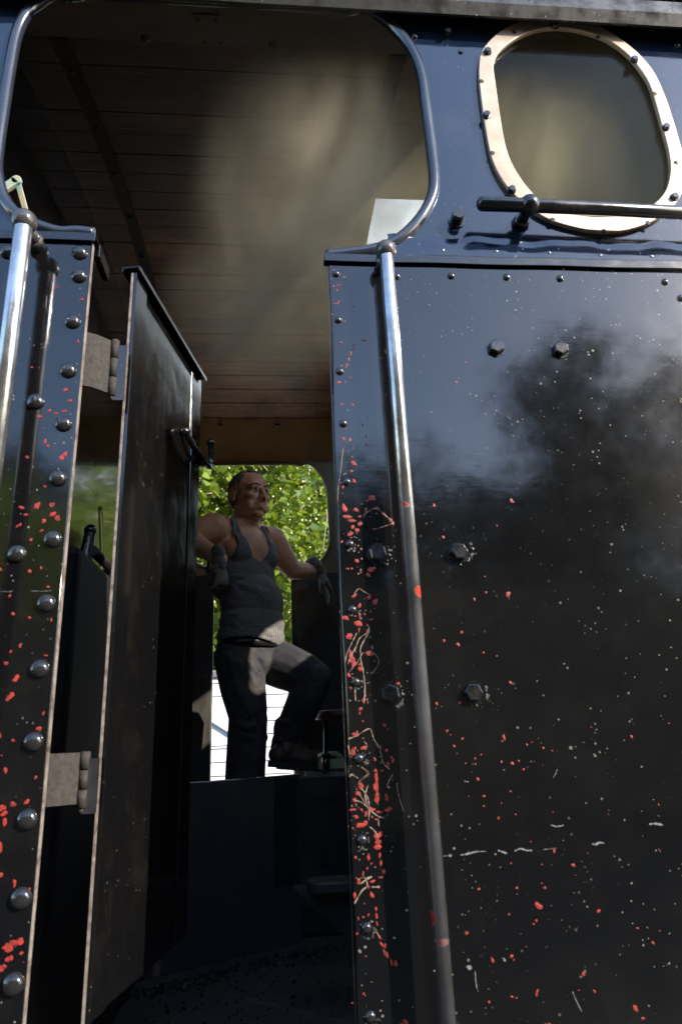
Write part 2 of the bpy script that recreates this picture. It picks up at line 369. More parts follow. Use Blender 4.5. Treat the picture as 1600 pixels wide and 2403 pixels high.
cwx = sum(p[0] for p in WI)/len(WI); cwz = sum(p[1] for p in WI)/len(WI)
hole = [(cwx+(x-cwx)*1.03, cwz+(z-cwz)*1.03) for x, z in WI]
upper = [(X0, LZL)] + [(GL, LZL)] + o_up + [(GR, LZR), (X1, LZR), (X1, ZT), (X0, ZT)]
wall_hole = hole
up = plate('upper_side_sheet', [upper, hole], 0.0, .006, M['upper'], loco)
# paint chips laid into the lower sheets
def chip_faces(bm, chips, mi, y):
    for c in chips:
        px, py, r = c[:3]; asp = c[3] if len(c) > 3 else 1.0; ang = c[4] if len(c) > 4 else 0
        x, z = XZ(px, py); r = r / 1602 * 1.05 * .9
        n = 12; ph = random.random()*6; vs_ = []
        for k in range(n):
            a = 2*math.pi*k/n; rr = r * (.72 + .28*math.sin(2*a+ph) * random.uniform(.3,1) + random.uniform(-.2, .24))
            u, w = rr*math.cos(a)/math.sqrt(asp), rr*math.sin(a)*math.sqrt(asp)
            vs_.append(bm.verts.new((x + u*math.cos(ang) - w*math.sin(ang), y, z + u*math.sin(ang) + w*math.cos(ang))))
        ctr = bm.verts.new((x, y - .0003, z))
        for k in range(n):
            f = bm.faces.new((vs_[k], vs_[(k+1) % n], ctr)); f.material_index = mi
def ribbon(bm, pxs, w, mi, y, jit=.75):
    w *= .52
    P = [Vector((XZ(*p)[0], 0, XZ(*p)[1])) for p in pxs]; P = smooth_path(P, 5); w = w/1602*1.05
    A = []
    for i, p in enumerate(P):
        t = (P[min(i+1, len(P)-1)] - P[max(i-1, 0)]).normalized(); nrm = Vector((-t.z, 0, t.x)); q = random.uniform(1-jit, 1+jit)*w*.5
        if i in (0, len(P)-1): q *= .25
        A.append((bm.verts.new((p.x+nrm.x*q, y, p.z+nrm.z*q)), bm.verts.new((p.x-nrm.x*q, y, p.z-nrm.z*q))))
    for i in range(len(A)-1):
        f = bm.faces.new((A[i][0], A[i+1][0], A[i+1][1], A[i][1])); f.material_index = mi
def conv(L, s, ox, oy): return [(ox + c[0]/s, oy + c[1]/s, c[2]/s) + tuple(c[3:]) for c in L]
z4 = conv([(110,322,6),(220,315,12),(130,378,12),(165,370,12),(180,368,8),(155,408,12),(150,505,18,.5),(165,490,12),(275,525,9),(115,582,10),(210,633,9),(182,788,10),(350,770,20,.4),(280,800,10,2,-.4),(272,835,14,2,-.4),(255,870,16,2,-.4),(240,910,14,2,-.4),(225,950,14,2,-.3),(218,970,10),(170,1078,18),(215,1080,8),(253,1042,8),(190,1238,14,.5),(270,1242,15),(380,1335,9),(342,1392,10),(368,1475,12),(370,1533,14),(200,1490,20),(250,1500,16),(225,1420,8),(265,1625,8),(278,1672,24),(262,1728,15),(280,1800,18),(410,1925,32),(375,1945,12),(335,1968,12),(200,1840,16,2),(210,2000,30,1.6),(290,2010,24),(230,2060,28,.5),(320,2060,12,.4),(365,2010,18,1.8),(260,2090,26,.6),(325,2115,25),(270,2135,18),(300,2160,22,1.6),(250,2185,24),(440,2000,22,.6),(490,2040,18),(545,2085,17),(560,2110,14),(430,2150,14,.4),(1023,1077,13),(1092,930,7),(1337,690,6),(1220,316,6),(862,1977,16,.8),(1425,1942,18),(1437,1955,12),(1320,2125,6),(460,1628,9)], 3.136, 740, 560)
z5 = conv([(330,290,13,2,.3),(190,235,12),(400,440,26),(380,475,22),(425,430,14),(300,375,18),(262,432,10),(235,435,9),(435,675,28,1.6),(385,645,20,.6),(280,630,18,2,-.8),(320,700,18,1.6),(320,770,15,1.6),(400,745,10),(355,765,9,2),(400,805,16,.5),(215,790,26),(310,830,32),(315,880,14,2),(245,925,28,.8),(380,890,16,1.8),(265,1090,44,2.4),(250,1040,18,2),(410,1010,14,1.6),(395,1055,26,.5),(330,1165,22),(320,1130,12),(240,1210,16),(255,1303,12),(350,1390,22,2),(325,1455,18,1.5),(360,1360,10),(500,1575,15),(290,1640,24,.8),(300,1625,12),(270,1770,26,2),(350,1740,20),(285,1745,14),(515,1757,14),(470,1735,14,2),(430,1825,15),(525,1862,20),(560,1835,16),(550,1810,10),(435,1905,14),(480,1905,10,.4),(440,1940,20,2),(445,1975,26,2),(432,2030,22,2.2),(445,2100,30,1.6),(515,2100,22,2.6),(330,2015,22,1.4),(310,2075,22),(285,2120,13),(600,1270,14),(605,2085,8),(270,2190,16,.4),(400,2190,24,.5),(530,2190,26,.5),(930,203,13),(1320,118,7),(1230,490,6),(1400,620,20,.8),(1410,610,12),(1155,657,12,1.3),(1240,607,10),(1063,897,11,1.5),(933,957,12),(1037,987,16),(1220,1045,9),(1317,1070,6),(1418,1265,15),(1047,1410,14,1.3),(880,1418,14),(955,1615,10),(980,1645,6),(1067,1672,9),(1007,1727,11),(1370,1665,17,1.8),(1203,1790,7),(1160,1818,9),(1160,1857,8),(1142,1857,5),(1090,1852,8),(1350,1840,8),(1430,1852,12),(1477,1835,7),(1510,1895,8),(1535,1717,9),(1178,1968,12),(1225,2092,10),(1222,2165,8),(1413,2057,5),(1028,1782,6)], 3.136, 740, 1200)
z6 = conv([(460,75,12,1.6),(1236,75,10,1.4),(600,123,7),(630,111,5),(700,145,7),(753,160,5),(445,228,7),(512,238,10),(550,222,7),(580,273,7),(302,332,10),(500,407,6),(532,548,6),(428,570,8,1.5),(1399,488,6),(765,770,10,1.6),(881,855,13,.7),(503,845,6),(308,1000,10),(538,993,9),(708,992,10),(690,965,5),(670,1102,24,.8),(1035,1133,13,1.3),(491,1153,7),(657,1193,9),(641,1212,6),(1270,1238,7),(1362,1325,11),(235,1266,12),(390,1430,12,1.6),(507,1407,10),(520,1430,5),(942,1515,14,.8),(1008,1620,9,1.4),(660,1630,14,1.8,-.4),(508,1652,8),(535,1660,6),(370,1685,8),(1255,1722,17),(1301,1783,11),(712,1823,10),(735,1825,12)], 2.613, 1000, 1700)
z3 = conv([(1510,80,20,2),(1512,130,26,2.2),(1515,200,24,2),(1395,140,20,1.5),(1375,190,18),(1350,240,16),(1400,310,10),(1430,330,12),(1400,420,28,.5),(1430,400,14),(1430,345,12),(1480,310,16,.5),(1525,325,18,.6),(1475,360,8),(1505,380,9),(1360,357,16,.4),(1520,500,30),(1545,480,12,2),(1520,545,22),(1515,580,28),(1530,640,16,2),(1540,700,16,2,.2),(1560,760,16,2),(1540,800,14,.4),(1480,830,14,.4),(1410,775,14,2),(1380,830,18),(1350,930,16,3),(1450,870,10,2,.3),(1475,930,18,2,.3),(1355,655,14,1.5),(1450,655,18,1.4),(1503,1030,13,2.6),(1508,1080,14,2.6),(1512,1140,12,2.6),(1530,1235,14,2,.3),(1545,1290,14,2.4,.4),(1562,1345,14,2,.3),(1525,870,10),(1375,1100,8,2.5),(1430,1375,7)], 3.136, 400, 1800)
zm = [(905,2235,5,2,.4),(915,2252,5,2,.5),(925,2255,6),(900,2215,4,2),(949,2392,6,2,.7),(940,2396,5)]
zl = conv([(440,570,15,.5),(407,630,10),(618,662,18),(590,968,14,2),(255,1158,11),(500,1322,20,.5),(535,1400,18),(383,1475,15,1.3),(430,1495,16),(490,1478,18,.7),(310,1517,18,.5),(72,1667,13,.6),(350,1700,17,1.8),(368,1730,15),(470,1820,24),(495,1795,24),(218,1815,17,.7),(348,2027,13,.6),(182,2182,20,.5),(285,2175,22),(305,2160,18),(400,2160,24)], 3.136, 0, 500)
za = conv([(180,302,20,.5),(292,290,24),(400,285,22),(408,350,26),(440,375,28),(345,395,18),(340,405,15),(210,353,17,.8),(170,425,16),(148,437,14),(325,467,15,.6),(250,537,15,.6),(20,750,18),(242,767,17),(322,742,12),(372,880,14),(95,945,12),(120,1077,17),(238,1103,13,.6),(395,1120,14,1.6),(170,1308,15),(102,1352,10),(357,1380,12,.6),(68,1438,18,.5),(8,1497,12),(145,1540,24),(130,1560,18),(85,1690,26),(110,1670,24),(340,1800,14),(305,1912,18,.4),(15,1965,22),(120,1997,14)], 3.136, 0, 1100)
zb = conv([(65,333,20,1.5),(285,385,12),(220,562,20,1.3,-.5),(120,580,22,.6),(40,610,28),(60,650,24),(30,600,16),(60,710,22,1.4),(15,900,34,1.2),(10,1025,18),(22,1100,22),(132,1158,20,1.5),(235,1210,16,2),(80,1625,36,.6,.3),(140,1590,36,.6,.4),(175,1570,20),(90,1705,24),(30,1780,26,.6,.4),(60,1760,16),(180,1665,14),(195,1850,12,2.5)], 3.136, 0, 1700)
def scatter(n, x0, x1, y0, y1, r0, r1): return [(random.uniform(x0,x1), random.uniform(y0,y1), random.uniform(r0,r1), random.uniform(.6,1.6)) for _ in range(n)]
FRONT = -.009
lower_r = [(GR, .75), (X1, .75), (X1, LZR), (GR, LZR)]
# the left edge of the right sheet is hammered slightly uneven
edge_pts = [(GR + math.sin(z*9)*.0012 + math.sin(z*23+1)*.0008, z) for z in np.linspace(LZR, .75, 40)]
lower_r = [(X1, .75), (X1, LZR)] + [(float(a), float(b_)) for a, b_ in edge_pts]
sr = plate('lower_side_sheet', [lower_r], -.005, .008, M['panel'], loco, bev=.0016)
lower_l = [(X0, .75), (GL, .75), (GL, LZL), (X0, LZL)]
sll = plate('door_pillar_sheet', [lower_l], -.005, .008, M['pillar'], loco)
def add_marks(o, red, tan, white, y=FRONT - .0004, wear=()):
    me = o.data
    for k in ('primer', 'scratch', 'white', 'bare'): me.materials.append(M[k])
    bm = bmesh.new(); bm.from_mesh(me)
    chip_faces(bm, red, 1, y); chip_faces(bm, wear, 4, y - .0002)
    for pts, w in tan: ribbon(bm, pts, w, 2, y - .0006)
    for pts, w in white: ribbon(bm, pts, w, 3, y)
    bm.to_mesh(me); bm.free()
def cr_(s, ox, oy, pts): return [(ox + a/s, oy + b/s) for a, b in pts]
q5 = lambda *p: cr_(3.136, 740, 1200, p); q4 = lambda *p: cr_(3.136, 740, 560, p); q3 = lambda *p: cr_(3.136, 400, 1800, p); q6 = lambda *p: cr_(2.613, 1000, 1700, p)
tan = [(q4((200,1560),(185,1700),(165,1850),(160,1960)), 1.6),(q4((345,2050),(430,2000),(490,2040),(545,2085),(560,2110),(440,2150)), 2.6),
 (q5((280,620),(312,580),(350,600),(400,628)), 2.2),(q5((392,850),(375,900),(320,940),(290,1010),(250,1080),(235,1130)), 3),(q5((400,880),(350,960),(325,1020),(330,1110),(345,1180),(358,1300),(350,1420)), 3),
 (q5((300,900),(260,980),(225,1060),(215,1120)), 2.5),(q5((340,1045),(300,1120),(240,1190)), 2.5),(q5((345,1050),(400,1040),(450,1080),(455,1130),(410,1200)), 1.5),(q5((285,1310),(290,1400)), 3),
 (q5((235,1675),(300,1650),(390,1600),(420,1670),(455,1730),(480,1800),(490,1850),(540,1900)), 3),(q5((330,1880),(385,1930),(320,1980),(295,2040)), 4),(q5((245,1945),(262,1930),(290,1950)), 3),(q5((300,2060),(340,2110),(375,2180)), 2.2),
 (q5((380,2010),(360,2090),(385,2190)), 3),(q5((560,1930),(520,2010),(540,2030)), 4),(q5((235,1720),(250,1800)), 3),(q5((350,1690),(372,1720),(360,1760)), 2),
 (q3((1310,70),(1330,55),(1375,80)), 3),(q3((1400,0),(1450,45),(1385,100),(1360,165)), 4),(q3((1395,150),(1440,210),(1455,290),(1450,390)), 3),(q3((1350,240),(1400,255),(1440,290),(1510,350),(1568,370)), 3),(q3((1520,350),(1525,430)), 2),
 (q3((1455,430),(1500,470),(1520,520)), 3),(q3((1370,820),(1420,800),(1440,860),(1400,900),(1345,995)), 3),(q3((1390,850),(1440,810),(1475,795)), 7),(q3((1470,870),(1530,870)), 4),(q5((590,1990),(600,2080),(640,2200)), 1.5),
 (q3((1500,1180),(1530,1240)), 2)]
white = [(q6((90,800),(150,795)), 2),(q6((195,792),(225,790),(285,775),(350,770)), 4),(q6((405,790),(415,785)), 5),(q6((425,765),(455,775),(480,785)), 5),(q6((525,770),(560,755),(600,765),(632,765)), 5),(q6((700,760),(780,752)), 2),
 (q6((995,725),(1015,730),(1040,718),(1070,722)), 5),(q6((1340,607),(1380,603),(1428,612)), 5),(q6((745,610),(780,620),(825,612)), 3),(q6((230,1468),(265,1480)), 8),(q6((285,1490),(290,1560),(298,1605)), 2.5),
 (q6((875,1620),(900,1680),(935,1750)), 2.2),(q6((455,1415),(470,1440)), 6),(q6((220,345),(250,350)), 4),(q6((785,270),(775,300),(760,325)), 2)]
def worn(cx_, cy_, n, r0, r1, s0, s1, a0=-180, a1=180):
    out = []
    for _ in range(n):
        a = R(random.uniform(a0, a1)); r_ = random.uniform(r0, r1); out.append((cx_ + r_*math.cos(a), cy_ + r_*math.sin(a), random.uniform(s0, s1), random.uniform(.5, 2)))
    return out
wear = []
for (px, py) in [(885,1299),(1075,1297),(914,1628),(1108,1626)]: wear += worn(px+5, py+5, 10, 21, 29, 1.5, 6.0, -50, 120) + worn(px, py, 22, 26, 70, .5, 1.6)
for (px, py) in [(826,1431),(834,1601),(842,1780),(849,1971),(860,2177),(869,2386),(820,1277)]: wear += worn(px+2, py+4, 9, 10, 18, 1., 4.5, random.uniform(-90,0), 120) + worn(px, py, 12, 10, 34, .6, 2.2)
wear += scatter(50, 1190, 1600, 1000, 2380, .5, 1.6) + scatter(40, 1000, 1180, 1950, 2400, .5, 2.0)
add_marks(sr, z4+z5+z6+z3+zm + scatter(36, 1010, 1600, 1350, 2403, .7, 1.8) + scatter(30, 822, 870, 1250, 2350, 1.2, 3), tan, white, wear=wear)
add_marks(sll, zl+za+zb + scatter(6, 0, 110, 1200, 2403, 1., 2), [], [(cr_(3.136, 0, 1100, ((0,912),(80,915),(120,907))), 1.4), (cr_(3.136, 0, 1100, ((240,908),(330,912),(400,905))), 1.2)])

# rivets: one dome shared by all
def dome(name, r, h, m):
    bm = bmesh.new(); prof = [(r*1.02, 0), (r, h*.25), (r*.87, h*.6), (r*.6, h*.87), (r*.28, h*.98)]; n = 20; rings = []
    for a, hh in prof: rings.append([bm.verts.new((a*math.cos(2*math.pi*k/n), -hh, a*math.sin(2*math.pi*k/n))) for k in range(n)])
    for i in range(len(rings)-1):
        for k in range(n): bm.faces.new((rings[i][k], rings[i][(k+1)%n], rings[i+1][(k+1)%n], rings[i+1][k])).smooth = True
    t = bm.verts.new((0, -h, 0))
    for k in range(n): bm.faces.new((rings[-1][k], rings[-1][(k+1)%n], t)).smooth = True
    bmesh.ops.recalc_face_normals(bm, faces=bm.faces); bm.normal_update()
    me = bpy.data.meshes.new(name); bm.to_mesh(me); bm.free(); me.materials.append(m); return me
def hexhead(name, r, h, m, chamfer=.15):
    bm = bmesh.new(); n = 6
    a = [bm.verts.new((r*math.cos(2*math.pi*k/n), 0, r*math.sin(2*math.pi*k/n))) for k in range(n)]
    b_ = [bm.verts.new((r*math.cos(2*math.pi*k/n), -h*.8, r*math.sin(2*math.pi*k/n))) for k in range(n)]
    c_ = [bm.verts.new((r*.82*math.cos(2*math.pi*k/n), -h, r*.82*math.sin(2*math.pi*k/n))) for k in range(n)]
    for A, B in ((a, b_), (b_, c_)):
        for k in range(n): bm.faces.new((A[k], A[(k+1)%n], B[(k+1)%n], B[k]))
    bm.faces.new(c_)
    # washer
    w = 20; r2 = r*1.22; w1 = [bm.verts.new((r2*math.cos(2*math.pi*k/w), 0, r2*math.sin(2*math.pi*k/w))) for k in range(w)]; w2 = [bm.verts.new((r2*.97*math.cos(2*math.pi*k/w), -h*.10, r2*.97*math.sin(2*math.pi*k/w))) for k in range(w)]
    for k in range(w): bm.faces.new((w1[k], w1[(k+1)%w], w2[(k+1)%w], w2[k]))
    bm.faces.new(w2)
    bmesh.ops.recalc_face_normals(bm, faces=bm.faces)
    me = bpy.data.meshes.new(name); bm.to_mesh(me); bm.free(); me.materials.append(m); return me
BIG = dome('rivet', .0118, .0085, M['rivet']); SMALL = dome('rivet', .0060, .0045, M['rivet'])
HEX = hexhead('hex_bolt', .0125, .010, M['trim'])
def fix(me, name, px, py, y, parent, rot=0, scale=1):
    o = bpy.data.objects.new(name, me); col.objects.link(o); o.parent = parent
    p = at(px, py, y); o.location = p - (parent.location + loco.location); o.rotation_euler = (0, rot, 0); o.scale = (scale,)*3
    return o
for p in [(188,594),(186,648),(171,755),(161,870),(85,943),(150,995),(137,1123),(19,592),(125,1266),(41,1300),(110,1416),(95,1570),(80,1741),(65,1923),(51,2108),(33,2309)]:
    fix(BIG, 'rivet', *p, -.009, sll, random.random())
for p in [(788,643),(793,751),(797,872),(805,994),(813,1131),(820,1277),(826,1431),(834,1601),(842,1780),(849,1971),(860,2177),(869,2386),(930,649),(1058,648),(1188,651),(1313,654),(1559,662),(1596,700)]:
    fix(SMALL, 'rivet', *p, -.009, sr, random.random())
for p in [(1036,589),(1161,592),(1285,595),(1405,601),(1525,604),(972,86),(1587,106),(1290,38)]:
    fix(SMALL, 'rivet', *p, -.003, up, random.random())
for i, p in enumerate([(885,1299),(1075,1297),(914,1628),(1108,1626),(1162,818),(1312,822)]):
    fix(HEX, 'hex_bolt', *p, -.009, sr, random.random())
for p in [(1007,22),(1526,62)]: fix(HEX, 'hex_bolt', *p, -.003, up, random.random(), .85)
# stud above the ledge and a loose screw
bm = bmesh.new(); a = at(1070, 520, -.003); tube(bm, [a, a + Vector((0,-.022,0))], .0105, 16); tube(bm, [a, a + Vector((0,-.003,0))], .014, 16)
bmobj('stud', bm, M['trim'], up)
bm = bmesh.new(); a = at(1046, 90, 0); tube(bm, [a, a + Vector((0,-.014,0))], .0025, 8); tube(bm, [a + Vector((0,-.014,0)), a + Vector((0,-.018,0))], .0055, 12)
bmobj('screw', bm, M['trim'], up)
bm = bmesh.new(); a = at(1080, 124, 0); tube(bm, [a, a + Vector((0,-.006,0))], .005, 12)
bmobj('screw', bm, M['trim'], up)
# bent drip/lap strip over the rivets above the ledge
bm = bmesh.new(); xs = np.linspace(GR+.10, X1, 90); prof = []
for x in xs:
    wv = .0022*math.sin(x*41) + .0012*math.sin(x*97+1)
    prof.append([bm.verts.new((x, y_, z_)) for y_, z_ in ((-.0032, LZR+.050+wv*1.6), (-.0062-.002*abs(math.sin(x*30)), LZR+.044+wv), (-.0068, LZR+.016+wv*.3), (-.0075, LZR+.006))])
for i in range(len(prof)-1):
    for k in range(3): bm.faces.new((prof[i][k], prof[i+1][k], prof[i+1][k+1], prof[i][k+1])).smooth = True
bmobj('lap_strip', bm, M['upper'], loco)
# ledge caps
def cap(x0, x1, z, name='ledge_cap'):
    bm = bmesh.new(); n = 40; ring = []
    for x in np.linspace(x0, x1, n):
        w = .0006*math.sin(x*31)
        ring.append([bm.verts.new((x, y_, z + z_ + w)) for y_, z_ in ((.012,-.002),(.012,.0055),(-.012,.0055),(-.0155,.003),(-.0155,-.012),(-.0125,-.012),(-.0120,-.0015))])
    for i in range(n-1):
        for k in range(7): bm.faces.new((ring[i][k], ring[i+1][k], ring[i+1][(k+1)%7], ring[i][(k+1)%7]))
    bm.faces.new(ring[0]); bm.faces.new(ring[-1][::-1]); bmesh.ops.recalc_face_normals(bm, faces=bm.faces)
    return bevel_mod(bmobj(name, bm, M['trim'], loco), .0008, 1)
cap(GR-.006, X1, LZR); cap(X0, GL+.006, LZL)
# folded lips at the door corners, running back into the cab
bm = bmesh.new(); box(bm, (GL-.004, .013, LZL-.02), (GL+.007, .075, LZL+.004)); bevel_mod(bmobj('corner_lip', bm, M['trim'], loco), .0015)
# bright worn edges of the two sheets
bm = bmesh.new(); box(bm, (GL+.0004, -.0075, .75), (GL+.0022, -.0015, LZL-.013)); bmobj('worn_edge', bm, M['edge'], loco)
bm = bmesh.new(); box(bm, (GR-.0030, -.0070, .75), (GR-.0018, -.0020, LZR-.013)); bmobj('worn_edge', bm, M['trim'], loco)
# inner stiffener behind each pillar
bm = bmesh.new(); box(bm, (GL-.045, .004, .75), (GL-.006, .012, LZL-.003)); bmobj('pillar_backing', bm, M['dark'], loco)
bm = bmesh.new(); box(bm, (GR+.006, .004, .75), (GR+.045, .012, LZR-.003)); bmobj('pillar_backing', bm, M['dark'], loco)
# half-round rim of the opening
rim = [(x, -.003, z) for x, z in opening]
bm = bmesh.new(); tube(bm, rim, .0102, 16); bmobj('opening_rim', bm, M['rim'], loco)
# round-cornered window
wn_ = plate('window_frame', [WO, WI], -.008, .009, M['ring'], loco, bev=.0012)
BOLT = hexhead('frame_screw', .0068, .0065, M['rivet'])
HOLE = dome('screw_hole', .0045, .0006, M['soot'])
for p in [(672,240),(980,120),(1345,278),(1490,588),(1530,908),(783,875),(668,532)]: fix(BOLT, 'frame_screw', 800+p[0]/1.96, p[1]/1.96, -.0127, wn_, random.random())
for p in [(795,148),(645,373),(695,703),(1440,430),(1538,748),(972,1010),(1208,1063),(1410,1025),(1180,170)]: fix(HOLE, 'screw_hole', 800+p[0]/1.96, p[1]/1.96, -.0126, wn_, 0)
plate('window_pane', [[(cwx+(x-cwx)*1.015, cwz+(z-cwz)*1.015) for x, z in WI]], -.0015, .003, M['glass'], loco, bev=.0002)
# handrails
def vrail(top, base, bot, r, rb, s):
    T = at(*top, -s); B = at(*bot, -s); B = Vector((T.x + (B.x-T.x), -s, B.z))
    bm = bmesh.new(); D = (B - T); B2 = T + D * 1.15
    tube(bm, [T, T + D*.01, B2], [r*.97, r*.97, r*.80], 24)
    o = bmobj('handrail', bm, M['rail'], loco)
    bm = bmesh.new(); ball(bm, T, rb, 28, 18); bs = Vector((T.x, -.009, T.z))
    tube(bm, [bs, Vector((T.x, -s+rb*.6, T.z))], [rb*.75, rb*.5], 18); ball(bm, Vector((T.x, -.022, T.z)), (rb*.78, rb*.5, rb*.78), 20, 12)
    bmobj('rail_bracket', bm, M['ball'], o)
    return o
vrail((905,588), None, (1050,2403), .0112, .0165, .045)
vrail((58,520), None, (-105,1800), .0132, .0185, .062)
# the horizontal rail across the window
A = at(1127, 478, -.045); B = at(1600, 500, -.045); B2 = Vector((X1-.08, -.045, A.z + (B.z-A.z)*(X1-.08-A.x)/(B.x-A.x)))
bm = bmesh.new(); Bl = at(1241, 482, -.045)
tube(bm, [A + Vector((-.006,0,0)), A + Vector((-.003,0,0)), A + Vector((.002,0,0)), Bl, B2], [.005, .0095, .0118, .0112, .0108], 24)
hr = bmobj('window_rail', bm, M['trim'], loco)
bm = bmesh.new(); ball(bm, Bl, .0175, 24, 16); tube(bm, [Bl, Bl + Vector((0,.041,0))], [.010, .0095], 18); tube(bm, [Bl + Vector((0,.028,0)), Bl + Vector((0,.041,0))], [.012, .016], 18)
bmobj('rail_bracket', bm, M['trim'], hr)
# gutter and roof
bm = bmesh.new()
n = 70; ring = []
for x in np.linspace(X0-.05, X1+.05, n):
    w = .0003*math.sin(x*37)
    ring.append([bm.verts.new((x, y_ + w*.5, z_ + w)) for y_, z_ in ((.0,2.92),(-.030,2.884),(-.034,2.884),(-.044,2.905),(-.044,2.935),(-.030,2.950),(.02,2.975))])
for i in range(n-1):
    for k in range(6): bm.faces.new((ring[i][k], ring[i][k+1], ring[i+1][k+1], ring[i+1][k]))
bmesh.ops.recalc_face_normals(bm, faces=bm.faces)
gt = bmobj('gutter', bm, M['gutter'], loco)
W = 2.25
def roofz(Y, base=3.08, rise=.16): t = (Y - W/2) / (W/2 - .2); return base + rise * (1 - min(t*t, 1.3))
HX0, HX1, HY0, HY1 = .313, .60, .80, 1.95      # roof hatch, run back out of view to let sky light onto the man
def strip(bm, x0, x1, Y0, Y1, dz, th, nn=1, mi=0):
    ys = np.linspace(Y0, Y1, nn+1)
    for i in range(nn):
        y0, y1 = float(ys[i]), float(ys[i+1]); a, b_ = roofz(y0)+dz, roofz(y1)+dz
        v = [bm.verts.new(p) for p in ((x0,y0,a),(x1,y0,a),(x1,y1,b_),(x0,y1,b_),(x0,y0,a+th),(x1,y0,a+th),(x1,y1,b_+th),(x0,y1,b_+th))]
        for f in ((0,1,2,3),(7,6,5,4),(0,4,5,1),(1,5,6,2),(2,6,7,3),(3,7,4,0)): bm.faces.new([v[k] for k in f]).material_index = mi
bm = bmesh.new(); pitch = .0835; y = .2
while y < W - .2 - .01:
    y1 = min(y + pitch, W - .2)
    j = random.uniform(-.0015, .0015)
    if y1 <= HY0 + .02 or y >= HY1: strip(bm, X0, X1, y+.0014, y1-.0014, j, .02)
    else:
        strip(bm, X0, HX0, y+.0014, y1-.0014, j, .02); strip(bm, HX1, X1, y+.0014, y1-.0014, j, .02)
    y = y1
bmesh.ops.bevel(bm, geom=[e for e in bm.edges], offset=.0022, segments=1, affect='EDGES') if False else None
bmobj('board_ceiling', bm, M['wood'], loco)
bm = bmesh.new()                                    # outer roof skin
for a, b_, c_, d_ in ((X0-.05, HX0-.01, -.04, W+.04), (HX1+.01, X1+.05, -.04, W+.04), (HX0-.01, HX1+.01, -.04, HY0-.01), (HX0-.01, HX1+.01, HY1+.01, W+.04)):
    ys = np.linspace(c_, d_, 14)
    for i in range(13):
        z0, z1 = roofz(float(ys[i]), 3.11), roofz(float(ys[i+1]), 3.11)
        zz = [max(z, 2.965) for z in (z0, z1)]
        q = [bm.verts.new(p) for p in ((a, ys[i], zz[0]), (b_, ys[i], zz[0]), (b_, ys[i+1], zz[1]), (a, ys[i+1], zz[1]))]
        q2 = [bm.verts.new(v.co + Vector((0,0,.012))) for v in q]
        for f in ((q[3],q[2],q[1],q[0]), q2, (q[0],q[1],q2[1],q2[0]), (q[1],q[2],q2[2],q2[1]), (q[2],q[3],q2[3],q2[2]), (q[3],q[0],q2[0],q2[3])): bm.faces.new(f)
bmobj('roof', bm, M['dark'], loco)
for xr in (-.46, .280):                              # ribs under the boards
    bm = bmesh.new(); strip(bm, xr-.018, xr+.018, .2, W-.2, -.006, .005, 16)
    rb_ = bmobj('ceiling_rib', bm, M['rib'], loco)
    bm = bmesh.new()
    bm.free()
    for i in range(9): small('rib_screw', (xr, .3+i*.2, roofz(.3+i*.2)-.011), (.007,.007,.004), M['dark'], rb_)
for sgn, y0, y1 in ((1, .004, .2), (-1, W-.004, W-.2)):   # sloping cornice boards
    bm = bmesh.new(); q = []
    for (x, y_, z_) in ((X0, y0, 2.935), (X1, y0, 2.935), (X1, y1, 3.078), (X0, y1, 3.078)): q.append((x, y_, z_))
    lo = [bm.verts.new(p) for p in q]; hi = [bm.verts.new((p[0], p[1], p[2]+.012)) for p in q]
    bm.faces.new(lo); bm.faces.new(hi[::-1])
    for k in range(4): bm.faces.new((lo[k], lo[(k+1)%4], hi[(k+1)%4], hi[k]))
    bmesh.ops.recalc_face_normals(bm, faces=bm.faces)
    cn = bmobj('cornice_board', bm, M['cornice'] if sgn < 0 else M['shadecornice'], loco)
    bm = bmesh.new(); xs0 = -.125 if sgn < 0 else -.13
    def cp(x, t, d=.004):
        y_ = y0 + (y1-y0)*t; z_ = 2.935 + (3.078-2.935)*t; return Vector((x, y_ - (0)*sgn, z_ - d))
    q = [cp(xs0-.026,.25), cp(xs0+.026,.25), cp(xs0+.026,.98), cp(xs0-.026,.98)]
    lo = [bm.verts.new(p) for p in q]; hi = [bm.verts.new(p + Vector((0,0,.0035))) for p in q]
    bm.faces.new(lo); bm.faces.new(hi[::-1])
    for k in range(4): bm.faces.new((lo[k], lo[(k+1)%4], hi[(k+1)%4], hi[k]))
    for sx in (-.017, .017):
        for t in (.35, .88): ball(bm, cp(xs0+sx, t, .006), (.005,.005,.003), 10, 6)
    bmesh.ops.recalc_face_normals(bm, faces=bm.faces)
    bmobj('splice_plate', bm, M['cornice'] if sgn < 0 else M['shadecornice'], cn)
    for x in (-.27, .0, .35): small('wood_plug', cp(x, .86, .003), (.011,.011,.006), M['dark'], cn)
# far side of the cab: same outline on y = W
FG = [(-.3000, .0550)]
fl = .0
fop = [(x*.96 - .012, z) for x, z in opening if True]
LZF = 2.362
fop2 = [(x, max(z, LZF+.001)) for x, z in fop]
far_up = [(X0, LZF), (-.300, LZF)] + [p for p in fop2 if True] + [(.055, LZF), (X1, LZF), (X1, ZT), (X0, ZT)]
fo = plate('far_side_sheet', [far_up, wall_hole], W, .006, M['inner'], loco)
for x0, x1 in ((X0, -.300), (.055, X1)):
    q = plate('far_pillar_sheet', [[(x0, .75), (x1, .75), (x1, LZF+.002), (x0, LZF+.002)]], W-.006, .008, M['dark'], loco)
bm = bmesh.new(); box(bm, (.073, W-.022, 1.0), (.079, W-.010, LZF)); bmobj('pillar_flange', bm, M['trim'], loco)
bm = bmesh.new(); tube(bm, [(x, W-.004, z) for x, z in fop2], .009, 10); bmobj('opening_rim', bm, M['inner'], loco)
